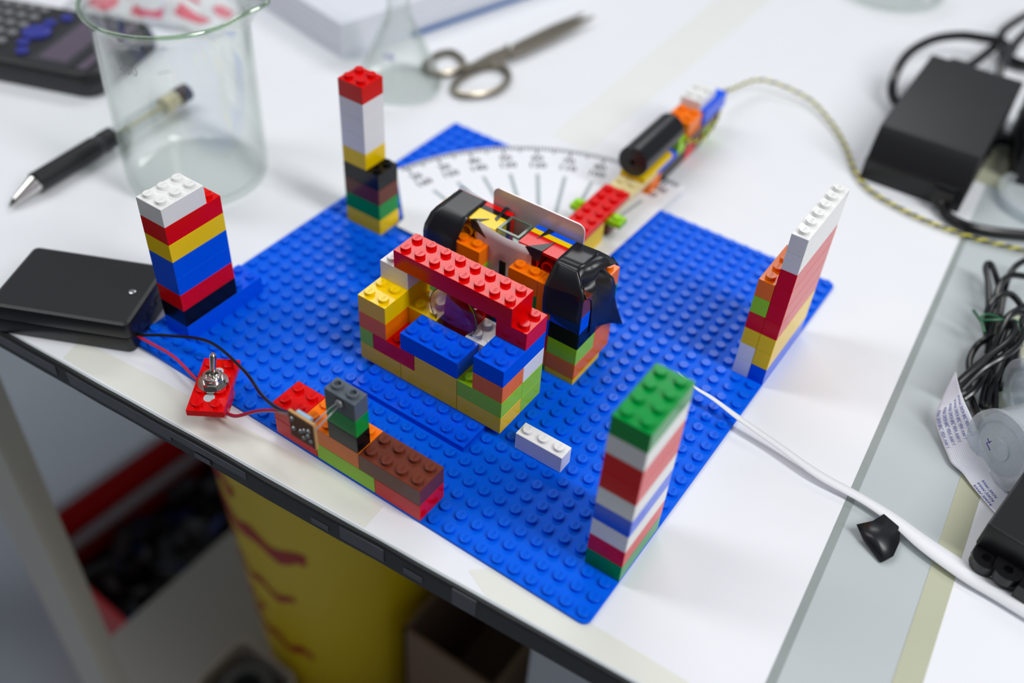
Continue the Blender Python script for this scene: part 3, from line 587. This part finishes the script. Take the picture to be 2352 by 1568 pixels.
# ------------------------------------------------------------------ pen
pa = Vector(at(22, 474, 1)); pb = Vector(at(418, 233, 4)); pd = (pb - pa); PLn = pd.length; pd.normalize()
pen = thing('pen', 'retractable pen with black grip and clear barrel, half behind the beaker', 'pen', tuple(pa))
def pp(r0, r1, s0, s1, name, m, prof=None, zz=4.2):
    up = Vector((0, 0, zz)); a_ = pd * s0 + up * (min(1, s0 / 18)); b_ = pd * s1 + up * (min(1, s1 / 18))
    MB().cyl(a_, b_, r0, r1, 28, prof).build(name, m, pen)
pp(.5, 2.6, 0, 4, 'point', 'chrome'); pp(2.2, 5.2, 4, 19, 'tip_cone', 'chrome'); pp(5.9, 6.1, 19, 62, 'grip', 'black_matt'); pp(5.6, 5.6, 62, 67, 'grip_ring', 'charcoal'); pp(6.0, 6.0, 67, 75, 'grip_end', 'black_matt')
pp(5.2, 5.2, 75, 128, 'barrel', 'pen_clear'); pp(1.6, 1.6, 75, 116, 'refill', 'pen_ink'); pp(5.4, 5.2, 116, 127, 'ink_sleeve', 'pen_ink'); pp(5.6, 5.4, 128, 137, 'cap_ring', 'charcoal'); pp(3.2, 3.0, 137, PLn, 'push_button', 'tin')
MB().box(-1.4, 1.4, -1, 1, 0, 1).build('clip_root', 'charcoal', pen, tuple(pd * 130 + Vector((0, 0, 9))))
# ------------------------------------------------------------------ calculator: local x across (screen end side), y along towards the keys
cda = math.radians(110); ck = thing('calculator', 'black scientific calculator with blue direction pad at the far left corner', 'calculator', (-190, 133, TZ), cda)
mb = MB(); pillow(mb, 82, 165, 12, 0, 9, 1, 2.5, 41, 82.5); mb.build('case_base', 'charcoal', ck, ang=40)
mb = MB(); pillow(mb, 80, 163, 12, 9, 15.5, 3.2, .3, 41, 82.5); mb.build('case_front', 'black_matt', ck, ang=40)
MB().box(8, 74, 10, 17, 15.4, 15.8).build('solar_strip', 'lcd', ck, smooth=False)
mb = MB(); pillow(mb, 70, 30, 3, 15.4, 16.0, .2, .1, 41, 36); mb.build('screen_bezel', 'charcoal', ck)
MB().box(12, 70, 26, 46, 15.9, 16.2).build('screen', 'lcd', ck, smooth=False)
MB().lathe([(9.5, 0), (9.3, 1.6), (8.0, 2.2)], 32, cap0=False).build('direction_pad', 'key_blue', ck, (41, 66, 15.4))
for x, y in ((16, 60), (26, 66), (56, 66), (66, 60)): MB().lathe([(4.2, 0), (4.0, 1.2), (3.0, 1.6)], 20, cap0=False).build('function_key', 'key_blue', ck, (x, y, 15.4))
key = MB(); key.lathe([(3.6, 0), (3.4, 1.5), (2.6, 1.9)], 12, cap0=False); km = mesh('key', key.v, key.f, 'key_grey', True)
for r_ in range(8):
    for c_ in range(6):
        y = 80 + r_ * 9.6; x = 11 + c_ * 12.0
        if abs(x - 41) < 10 and y < 80: continue
        link('key', km, ck, (x, y, 15.4))
# ------------------------------------------------------------------ crumpled bag with red print behind the calculator
bgt = thing('plastic_bag', 'crumpled white bag with blurred red print behind the calculator', 'bag', (-264, 247, TZ), math.radians(19))
rng = random.Random(11); rows = []
for i in range(13):
    row = []
    for j in range(17):
        x = -62 + 124 * j / 16; y = -30 + 60 * i / 12; e = min(1, min(i, 12 - i) / 2.5, min(j, 16 - j) / 2.5)
        row.append((x + rng.uniform(-3, 3), y + rng.uniform(-3, 3), .3 + e * (9 + 7 * math.sin(x * .07 + 1) * math.cos(y * .06) + rng.uniform(-3, 3))))
    rows.append(row)
bb = MB().grid(rows).build('bag', 'bag_white', bgt, ang=70, solid=.3)
for (j0, j1, i0, i1) in ((2, 5, 1, 3), (7, 10, 1, 2), (11, 14, 2, 4), (4, 7, 4, 6), (9, 12, 5, 7), (3, 4, 7, 9), (13, 15, 6, 8)):
    MB().grid([[(p[0], p[1], p[2] + .5) for p in rows[i][j0:j1 + 1]] for i in range(i0, i1 + 1)]).build('red_print', 'bag_red', bgt, ang=70)
# ------------------------------------------------------------------ paper stack
sa2 = math.radians(77); stk = thing('paper_stack', 'thick white stack of paper with a blue lower edge at the top', 'paper stack', (-111, 275, TZ), sa2)
mb = MB(); mb.box(0, 297, 0, 215, 2.2, 25); mb.build('sheets', 'paper_cool', stk, smooth=False)
MB().box(-1, 299, -1.5, 215, 0, 2.2).build('cover', 'paper_cool', stk, smooth=False)
MB().box(58, 299, -3.0, -1.6, .4, 3.4).build('blue_edge', 'book_blue', stk, smooth=False)
for k in range(4): MB().box(-.3 - .2 * (k % 2), 297.2, -.4 - .3 * (k % 3), 214, 5 + k * 5, 5.8 + k * 5).build('sheet_bundle', 'paper', stk, smooth=False)
# ------------------------------------------------------------------ scissors
q0 = Vector(at(1015, 150, 0)); q1 = Vector(at(1352, 44, 0)); sd = math.atan2(q1.y - q0.y, q1.x - q0.x); SL = (q1 - q0).length
scs = thing('scissors', 'steel scissors lying slightly open, two ring handles towards the flask', 'scissors', (q0.x, q0.y, TZ), sd)
def lo(px, py, z=3.0):
    p = Vector(at(px, py, z + TZ)) - Vector((q0.x, q0.y, TZ)); c, s = math.cos(-sd), math.sin(-sd)
    return (c * p.x - s * p.y, s * p.x + c * p.y, z)
for nm, loop in (('handle', [(975, 152), (1000, 128), (1035, 120), (1060, 135), (1062, 152), (1040, 166), (1000, 168)]), ('handle', [(1042, 200), (1060, 178), (1098, 158), (1140, 152), (1165, 165), (1164, 188), (1135, 210), (1090, 218), (1055, 216)])):
    MB().tube(smoothpath([lo(*p) for p in loop], 8, True), 2.3, 10, True).build(nm, 'steel', scs)
for pts, z0 in (([(1052, 158), (1085, 148), (1120, 128), (1158, 112), (1170, 118), (1140, 140), (1100, 156), (1064, 166)], 1.5), ([(1128, 154), (1142, 140), (1150, 126), (1170, 116), (1176, 124), (1166, 142), (1150, 158)], 4.0)):
    pl_ = [lo(*p)[:2] for p in pts]; MB().prism(pl_, z0, z0 + 3.2).build('shank', 'steel', scs, smooth=False)
for pts, z0 in (([(1155, 116), (1200, 92), (1270, 58), (1342, 30), (1300, 62), (1240, 92), (1180, 124)], 1.5), ([(1160, 128), (1220, 100), (1300, 66), (1364, 44), (1330, 66), (1270, 96), (1200, 128), (1172, 136)], 4.0)):
    MB().prism([lo(*p)[:2] for p in pts], z0, z0 + 2.4).build('blade', 'steel', scs, smooth=False)
px_ = lo(1166, 120); MB().lathe([(3.2, 0), (3.0, 1.6), (1.5, 2.2)], 20, cap0=False).build('pivot', 'chrome', scs, (px_[0], px_[1], 6.2))
# ------------------------------------------------------------------ power adapter and its leads
ad = thing('power_adapter', 'black laptop power adapter brick lying at the upper right', 'power adapter', (257, 430, TZ), math.radians(2))
secs = []
for y, zt_ in ((-63, 1), (-62.4, 13), (-60.5, 14.2), (-54, 27), (-50, 31.4), (-46, 32.5), (62, 32.5), (63, 31.5)):
    secs.append([(x, y, z) for x, z in ((-30, .6), (-30.4, .9), (-30.4, zt_ - .8), (-29.6, zt_), (29.6, zt_), (30.4, zt_ - .8), (30.4, .9), (30, .6))])
secs[0] = [(x, -63, z) for x, z in ((-30, .6), (-30.4, .9), (-30.4, 12), (-29.6, 13), (29.6, 13), (30.4, 12), (30.4, .9), (30, .6))]
MB().rings(secs).build('case', 'black_matt', ad, smooth=True, ang=20)
MB().box(-30.6, 30.6, -62.9, 62.8, 13.2, 14.0).build('seam', 'part_black', ad, smooth=False)
MB().box(14, 25, -66, -62, 3, 15).build('strain_relief', 'black_rubber', ad, smooth=False)
for k in range(3): MB().box(13.6, 25.4, -69 - k * 0 + k * 1.2 - 1, -68.4 + k * 1.2 - 1, 4, 14).build('relief_rib', 'part_black', ad, smooth=False)
pl = thing('power_plug', 'black mains connector pushed into the back of the power adapter', 'plug', (240, 494, 2))
mb = MB(); mb.rings([[(x, y, z) for x, z in ((-hw, 0), (hw, 0), (hw, hh), (-hw, hh))] for y, hw, hh in ((0, 13, 20), (12, 13, 20), (14, 10, 18), (34, 7, 15), (46, 4.5, 10))]); mb.build('connector', 'black_rubber', pl, smooth=False)
MB().box(-14.5, 14.5, 1, 6, -.5, 21).build('collar', 'black_rubber', pl, smooth=False)
def cable(label, pts, r=3.3, grp='black leads at the upper right'): return wire('cable', label, pts, r, 'cable', 'cable', 10, grp)
cable('thick black lead looping over the left side of the power adapter', [at(2085, 250, 2), at(2052, 225, 8), at(2053, 180, 14), at(2085, 125, 18), at(2140, 92, 20), at(2205, 82, 18), at(2260, 88, 16), at(2300, 96, 14), at(2330, 120, 8)])
cable('black lead bending up from the plug beyond the right frame edge', [(240, 538, 7), (245, 552, 8), at(2290, 100, 10), at(2305, 70, 12), at(2340, 45, 12), at(2400, 10, 12)])
cable('black lead rising from the adapter back towards the right frame edge', [(272, 492, 18), at(2300, 150, 24), at(2325, 110, 26), at(2360, 70, 28), at(2420, 20, 28)], 3.0)
cable('black output lead curving from the adapter front to the right', [(277, 364, 6), at(2163, 470, 4), at(2178, 497, 2), at(2215, 517, 2), at(2270, 530, 2), at(2340, 538, 2), at(2430, 545, 2)], 3.0)
cable('black lead lying right of the power adapter side', [at(2420, 300, 8), at(2345, 325, 6), at(2300, 318, 6), at(2270, 330, 4), at(2262, 352, 3)], 4.0)
cable('short black lead crossing behind the adapter near the right frame edge', [at(2300, 118, 4), at(2325, 140, 4), at(2360, 150, 4), at(2430, 150, 4)], 4.0)
b2 = thing('black_adapter', 'black power supply block cut off by the right frame edge', 'power adapter', (318, 462, TZ), math.radians(12))
mb = MB(); pillow(mb, 44, 70, 4, 0, 30, 2, 1); mb.build('case', 'black_matt', b2, ang=40); MB().box(-22.4, 22.4, -35.4, 35.4, 14, 14.8).build('seam', 'part_black', b2, smooth=False)
sheet('paper_scrap', 'grey-green card scrap on the table between the adapter and its leads', [at(2200, 400, TZ)[:2], at(2245, 310, TZ)[:2], at(2352, 360, TZ)[:2], at(2305, 440, TZ)[:2]], -1.5, -1.2, 'tape_olive')
dish = thing('glass_dish', 'clear glass dish at the top edge right of centre', 'glass dish', at(2040, -20, TZ))
MB().lathe([(40, 0), (44, 1), (45, 4), (45, 17), (44, 18), (42.8, 17), (42.8, 4), (41, 2.2)], 64).build('glass_body', 'glass', dish, ang=60)
rg = thing('glass_ring', 'pale clear plastic ring lying by the right frame edge under the lead', 'ring', at(2395, 470, TZ))
MB().lathe([(24, 0), (28, 0), (28, 6), (24, 6)], 48, close=True, cap0=False, cap1=False).build('ring', 'cup_plastic', rg, ang=40)
# ------------------------------------------------------------------ cable bundle with twist tie
s_z = 272 / 1066
def zb(x, y, z): return at(2080 + x * s_z, 580 + y * s_z, z)
B0 = zb(760, 900, TZ); cbn = thing('cable_bundle', 'bundle of thin black cable loops held by a green twist tie', 'cable', B0)
paths = [
    ([(745, 860), (728, 640), (748, 450), (742, 260), (722, 150), (738, 100), (775, 118), (815, 220), (850, 330)], [2, 6, 8, 9, 9, 9, 9, 8, 6]),
    ([(740, 900), (790, 620), (815, 400), (865, 270), (950, 205), (1080, 215)], [3, 9, 11, 12, 12, 11]),
    ([(830, 700), (870, 450), (915, 250), (985, 130), (1085, 65)], [4, 6, 7, 8, 8]),
    ([(730, 760), (735, 540), (790, 430), (860, 380), (945, 375), (1015, 440), (1075, 540)], [3, 12, 14, 15, 15, 13, 10]),
    ([(470, 1170), (600, 1055), (760, 925), (910, 810), (985, 700), (975, 640), (940, 650), (900, 760), (780, 900)], [12, 15, 18, 20, 20, 18, 16, 12, 8]),
    ([(500, 1235), (690, 1050), (880, 935), (1010, 830), (1085, 680)], [9, 14, 18, 19, 18]),
    ([(520, 1320), (640, 1210), (760, 960), (850, 740), (930, 580), (1010, 535), (1085, 560)], [5, 8, 11, 15, 17, 17, 15]),
    ([(1085, 480), (1000, 520), (900, 600), (830, 760), (790, 900)], [12, 13, 13, 12, 9]),
    ([(960, 760), (850, 1020), (760, 1240), (735, 1350), (700, 1385), (690, 1340), (730, 1180), (830, 950)], [10, 8, 6, 4, 3, 3, 6, 8]),
    ([(800, 1460), (805, 1250), (785, 1020), (800, 880)], [2, 5, 8, 10]),
    ([(560, 1090), (575, 1250), (630, 1420), (690, 1570)], [4, 3, 2, 1]),
    ([(575, 1070), (575, 960), (640, 840), (720, 780), (800, 740)], [4, 4, 5, 6, 8]),
    ([(840, 1230), (900, 1080), (960, 900), (1000, 820)], [5, 6, 8, 9]), ([(900, 1190), (970, 1010), (1005, 850), (1030, 760)], [4, 6, 8, 9]),
    ([(1025, 1110), (1000, 950), (1010, 850)], [3, 5, 7]), ([(1030, 780), (1030, 680), (1060, 590), (1090, 560)], [8, 9, 10, 10])]
for pts, zz in paths:
    P3 = [tuple(Vector(zb(x, y, z)) - Vector(B0)) for (x, y), z in zip(pts, zz)]
    MB().tube(smoothpath(P3, 8), 1.72, 10).build('cable_loop', 'cable', cbn)
tie = [[(610, 520), (640, 560), (668, 600), (700, 608), (850, 606), (990, 612), (1015, 690), (1055, 780), (1040, 840)], [(668, 600), (690, 570), (740, 558), (810, 575), (860, 598)], [(668, 600), (690, 640), (712, 720)]]
for pts in tie:
    P3 = [tuple(Vector(zb(x, y, 17 - (abs(x - 840) / 60) ** 2 * .25)) - Vector(B0)) for x, y in pts]
    MB().tube(smoothpath(P3, 8), .75, 8).build('twist_tie', 'tie_green', cbn)
# ------------------------------------------------------------------ flat ribbon cable with print
s_r = 222 / 725
def zr(x, y, z): return Vector(at(2130 + x * s_r, 850 + y * s_r, z))
lft = [(212, 10, 14), (150, 130, 12), (85, 270, 8), (56, 350, 5), (68, 420, 3), (108, 530, 1.5), (150, 630, 1), (185, 700, .5), (262, 770, .3), (330, 860, 0), (420, 970, 0), (520, 1085, 0)]
rgt = [(214, 20, 16), (240, 130, 16), (280, 240, 14), (322, 330, 12), (365, 430, 9), (400, 530, 7), (440, 620, 5), (480, 700, 3.5), (530, 790, 2), (590, 880, 1), (650, 960, .5), (700, 1040, .3)]
La = smoothpath([tuple(zr(*p)) for p in lft], 6); Ra = smoothpath([tuple(zr(*p)) for p in rgt], 6)
RO = Vector(at(2200, 1000, TZ)); NR = len(La)
def rib(u, v, lift=0.0):       # u 0..1 along, v 0..1 across
    f = max(0, min(NR - 1.001, u * (NR - 1))); i = int(f); t = f - i
    a = Vector(La[i]).lerp(Vector(La[i + 1]), t); b = Vector(Ra[i]).lerp(Vector(Ra[i + 1]), t)
    return tuple(a.lerp(b, v) - RO + Vector((0, -.25, .8)).normalized() * lift)
rb = thing('ribbon_cable', 'white flat ribbon cable with blue printing curling past the clear cup', 'ribbon cable', tuple(RO))
MB().grid([[rib(i / (NR - 1), j / 8) for j in range(9)] for i in range(NR)]).build('ribbon', 'ribbon', rb, ang=70, solid=.25)
for k in range(1, 18, 1):
    v0 = k / 18; MB().grid([[rib(i / (NR - 1), v0 - .006, .22), rib(i / (NR - 1), v0 + .006, .22)] for i in range(NR)]).build('conductor_line', 'ribbon_line', rb, ang=70)
for k, (v0, u0, txt) in enumerate(((.10, .36, 'AWM 20624 80C 60V VW-1'), (.28, .34, 'AWM 20624 80C 60V VW-1'), (.46, .32, 'AWM 20624 80C 60V VW-1'), (.64, .30, 'AWM 20624 80C 60V VW-1'), (.82, .28, 'AWM 20624 80C 60V VW-1'), (.08, .88, 'AWM 20624'), (.26, .86, 'AWM 20624'), (.44, .84, 'AWM 20624'))):
    v, f = text_mesh(txt, 1.0, 1.15); Lr = 118.0; Wr = 17.0; sz = 2.5
    MB().add([rib(u0 + x * sz / Lr, v0 - y * sz / Wr, .3) for x, y in v], f).build('printed_text', 'ink_blue', rb, smooth=False)
# ------------------------------------------------------------------ clear cups lying on their side
def cup(label, c, d, r, length, loc_z, rimr, nm='specimen_cup'):
    c = Vector(c); d = Vector(d).normalized(); t = thing(nm, label, 'cup', (c.x, c.y, TZ), 0, 'clear specimen cups')
    o0 = Vector((0, 0, c.z - TZ)); Lh = length
    prof = [(1.2, 1.4), (r * .28, 1.2), (r * .3, 2.0), (r * .72, 2.0), (r * .78, .6), (r * .9, 0), (rimr, .8), (rimr, 3.2), (r, 4.2), (r * .99, Lh), (r * .93, Lh), (r * .93, 5.0), (r * .7, 3.2), (r * .2, 3.2), (1.0, 2.6)]
    MB().cyl(o0, o0 + d * Lh, 0, None, 56, prof).build('cup_body', 'cup_plastic', t, ang=40); return t, o0, d
c0 = at(2290, 1035, 15); t, o0, d0 = cup('clear plastic cup lying on its side with its round base facing forward', c0, (.55, .80, -.02), 17.0, 46, 15, 18.2)
MB().tube([tuple(o0 - d0 * .1 + Vector(p)) for p in ((-5.5, 1.2, 3.2), (-4.0, .6, 1.6), (-3.8, .5, 3.2), (-5.0, 1, .8), (-2.4, 0, -1.4))], .22, 6).build('pen_mark', 'ink_purple', t)
c1 = at(2345, 905, 14); cup('clear plastic cup with ridged rim behind the other cup', c1, (.72, .66, .05), 15.0, 40, 14, 16.5)
# ------------------------------------------------------------------ black mounting box at the right edge
bba = math.radians(82.0); bb0 = (365.2, 123.3)
bbx = thing('mounting_box', 'black plastic box with two screw-hole ears at the right edge', 'box', (bb0[0], bb0[1], TZ), bba)
# local x along the long side (away from the near end), y to the left; ears at the near end
mb = MB(); pillow(mb, 80, 34, 1.5, 8, 21.5, .8, .3, 40, -17); mb.build('case', 'black_matt', bbx, ang=40)
mb = MB(); pillow(mb, 79, 33, 1.5, 0, 8, .3, .3, 40, -17); mb.build('case_base', 'black_gloss', bbx, ang=40)
def ear(cx, cy, z0, z1, nm):
    n = 24; o_ = [(cx + 5.6 * math.cos(a), cy + 5.6 * math.sin(a)) for a in (math.radians(90 + 180 * k / n) for k in range(n + 1))]
    outp = o_ + [(cx + 8.5, cy - 5.6), (cx + 8.5, cy + 5.6)]
    inn = []
    for (x, y) in outp:
        a = math.atan2(y - cy, x - cx); inn.append((cx + 2.0 * math.cos(a), cy + 2.0 * math.sin(a)))
    mb = MB(); mb.rings([[(x, y, z0) for x, y in outp], [(x, y, z1) for x, y in outp], [(x, y, z1) for x, y in inn], [(x, y, z0) for x, y in inn]], close=True); mb.build(nm, 'black_gloss', bbx, ang=40)
ear(-3.2, -6.6, 3.5, 8.0, 'ear'); ear(-3.6, -15.2, 5.0, 9.5, 'ear')
MB().box(-8.5, 0, -27, -20.9, 0, 9.5).build('bracket', 'black_gloss', bbx, smooth=False)
# ------------------------------------------------------------------ scrap of black tape and white strip
tp = [at(2030, 1180, 2.4), at(2068, 1212, 1.5), at(2066, 1245, 1.2), at(2052, 1277, .8), at(2034, 1287, -.2), at(2022, 1292, -1.0), at(1982, 1238, .8), at(1967, 1204, 3.0), at(2004, 1196, 3.6)]
T0 = at(2020, 1235, TZ); loc_ = lambda p: tuple(Vector(p) - Vector(T0))
mb = MB(); cpt = at(2018, 1235, 2.6); mb.add([loc_(cpt)] + [loc_(p) for p in tp], [(0, 1 + k, 1 + (k + 1) % len(tp)) for k in range(len(tp))])
tag(mb.build('tape_scrap', 'tape_black', None, T0, ang=20, solid=.25), 'glossy black tape scrap stuck on the grey table strip by the white paper ribbon', 'tape')
ws = [((1556, 854), (1560, 862), 12), ((1596, 886), (1594, 896), 10), ((1640, 912), (1636, 924), 8), ((1702, 956), (1696, 972), 6), ((1790, 1016), (1784, 1034), 4), ((1880, 1078), (1872, 1100), 2.5), ((1984, 1136), (1976, 1156), 1.6), ((2060, 1182), (2046, 1204), 1.6), ((2130, 1232), (2112, 1262), 1.6), ((2225, 1294), (2205, 1330), 1.2), ((2300, 1340), (2285, 1378), .8), ((2400, 1396), (2385, 1440), .6)]
W0 = at(1980, 1146, TZ); ra, rb_ = [], []
ra = smoothpath([tuple(Vector(at(*a, z)) - Vector(W0)) for a, b, z in ws], 5); rb_ = smoothpath([tuple(Vector(at(*a, z)).lerp(Vector(at(*b, z)), min(1, .55 + .06 * k)) - Vector(W0)) for k, (a, b, z) in enumerate(ws)], 5)
tag(MB().grid([[a, tuple(Vector(a).lerp(Vector(b), .5)), b] for a, b in zip(ra, rb_)]).build('paper_strip', 'paper', None, W0, ang=70, solid=.2), 'long narrow white paper strip running from the green-topped tower to the right', 'paper')
# ------------------------------------------------------------------ under the table
gz = -490
cab = thing('grey_cabinet', 'low grey cabinet under the table supporting the yellow bin', 'cabinet', (0, 100, -730))
MB().box(-192, 150, -106, 300, 0, 730 + gz - 6).build('body', 'cabinet_grey', cab, smooth=False); MB().box(-195, 153, -109, 303, 730 + gz - 6, 730 + gz).build('top_panel', 'cabinet_grey', cab, smooth=False)
bn = thing('yellow_bin', 'round yellow bin with red lettering standing under the table', 'bin', (-29, 157, gz))
mb = MB(); mb.lathe([(76, 0), (80, 3), (94, 330), (97, 333), (97, 340), (91, 340), (77, 6), (70, 5)], 72); mb.build('bin_body', 'bin_yellow', bn, ang=40)
def binmark(a0, a1, z0, z1, wdt, nm='red_lettering'):
    rows = []
    for k in range(17):
        t = k / 16; a = math.radians(a0 + (a1 - a0) * t); z = z0 + (z1 - z0) * t + 5 * math.sin(t * 19 + a0); rr = 80.6 + (z - 3) * 14 / 327
        ww = wdt * (.6 + .4 * abs(math.sin(t * 13)))
        rows.append([(rr * math.cos(a), rr * math.sin(a), z - ww), ((rr + .2) * math.cos(a), (rr + .2) * math.sin(a), z + ww)])
    MB().grid(rows).build(nm, 'bin_red', bn, ang=70)
for a0, a1, z0, z1, wd in ((222, 296, 245, 222, 9), (226, 262, 285, 275, 8), (228, 286, 172, 160, 5), (226, 250, 212, 205, 6), (236, 290, 92, 80, 6), (228, 262, 130, 118, 5)): binmark(a0, a1, z0, z1, wd)
crt = thing('red_crate', 'red plastic crate full of dark brick parts on the floor by the table leg', 'crate', (-285, 182, -730), math.radians(-3))
cw, cl, chh = 84, 140, 735 + gz - 38
for nm, b in (('side_panel', (-cw, -cw + 4, -cl, cl)), ('side_panel', (cw - 4, cw, -cl, cl)), ('end_panel', (-cw, cw, -cl, -cl + 4)), ('end_panel', (-cw, cw, cl - 4, cl))):
    MB().box(b[0], b[1], b[2], b[3], 0, chh).build(nm, 'crate_red', crt, smooth=False)
MB().box(-cw, cw, -cl, cl, 0, 4).build('crate_floor', 'crate_red', crt, smooth=False)
MB().box(-cw - 8, -cw + 2, -cl - 4, cl + 4, chh - 4, chh + 3).build('rim', 'crate_rim', crt, smooth=False); MB().box(-cw + 12, -cw + 24, -cl + 26, cl - 30, chh - 42, chh - 34).build('handle_bar', 'crate_rim', crt, smooth=False)
rng = random.Random(21)
for k in range(110):
    m_ = rng.choice(['part_black'] * 5 + ['part_grey'] * 4 + ['part_blue'])
    sx2, sy2 = rng.choice(((16, 32), (16, 16), (8, 32), (16, 48), (8, 16))); lvl = k % 3
    ox, oy = rng.uniform(-60, 62), rng.uniform(-112, 118)
    h_ = 10
    o = MB().box(-sx2 / 2, sx2 / 2, -sy2 / 2, sy2 / 2, 0, h_).build('loose_brick', m_, None, (-285 + ox, 182 + oy, -730 + chh - 90 + lvl * 14 + rng.uniform(0, 6)), (rng.uniform(-.5, .5), rng.uniform(-.5, .5), rng.uniform(0, 3.1)), smooth=False)
    tag(o, {'part_black': 'loose black brick in the dark heap filling the red crate', 'part_grey': 'loose dark grey brick in the heap filling the red crate', 'part_blue': 'loose dark blue brick in the heap filling the red crate'}[m_], 'brick', 'loose bricks in the red crate')
MB().box(-79, 79, -135, 135, chh - 100, chh - 92).build('brick_bed', 'part_black', crt, smooth=False)
tub = thing('beige_tub', 'small beige tub holding a grey roll in front of the yellow bin', 'tub', (-46, 42, gz))
mb = MB(); mb.rings([[(x, y, z) for x, y in rrect(wd, ln_, 8)] for wd, ln_, z in ((60, 50, 0), (66, 56, 44), (62, 52, 44), (56, 46, 4))]); mb.build('tub_body', 'beige', tub, ang=40)
rl = thing('grey_roll', 'dark grey roll lying in the beige tub', 'roll', (-44, 40, gz + 4.6))
MB().lathe([(13, 0), (22, 0), (22, 36), (13, 36)], 40, close=True, cap0=False, cap1=False).build('roll', 'roll_grey', rl, ang=40)
cbx = thing('cardboard_box', 'open brown cardboard box beside the yellow bin', 'cardboard box', (112, 190, gz))
for nm, b in (('side_panel', (-44, -41, -80, 90)), ('side_panel', (38, 41, -80, 90)), ('end_panel', (-44, 41, -80, -77)), ('end_panel', (-44, 41, 87, 90))):
    MB().box(b[0], b[1], b[2], b[3], 0, 150).build(nm, 'card_brown', cbx, smooth=False)
MB().box(-44, 41, -80, 90, 0, 2).build('base_panel', 'card_brown', cbx, smooth=False)
ped = thing('white_pedestal', 'white drawer pedestal under the right part of the table', 'cabinet', (400, 300, -730))
MB().box(-208, 250, -218, 260, 0, 712).build('carcass', 'cabinet_white', ped, smooth=False)
for k in range(3): MB().box(-204, 246, -221, -218.2, 20 + 226 * k, 236 + 226 * k).build('drawer_front', 'cabinet_white', ped, smooth=False)
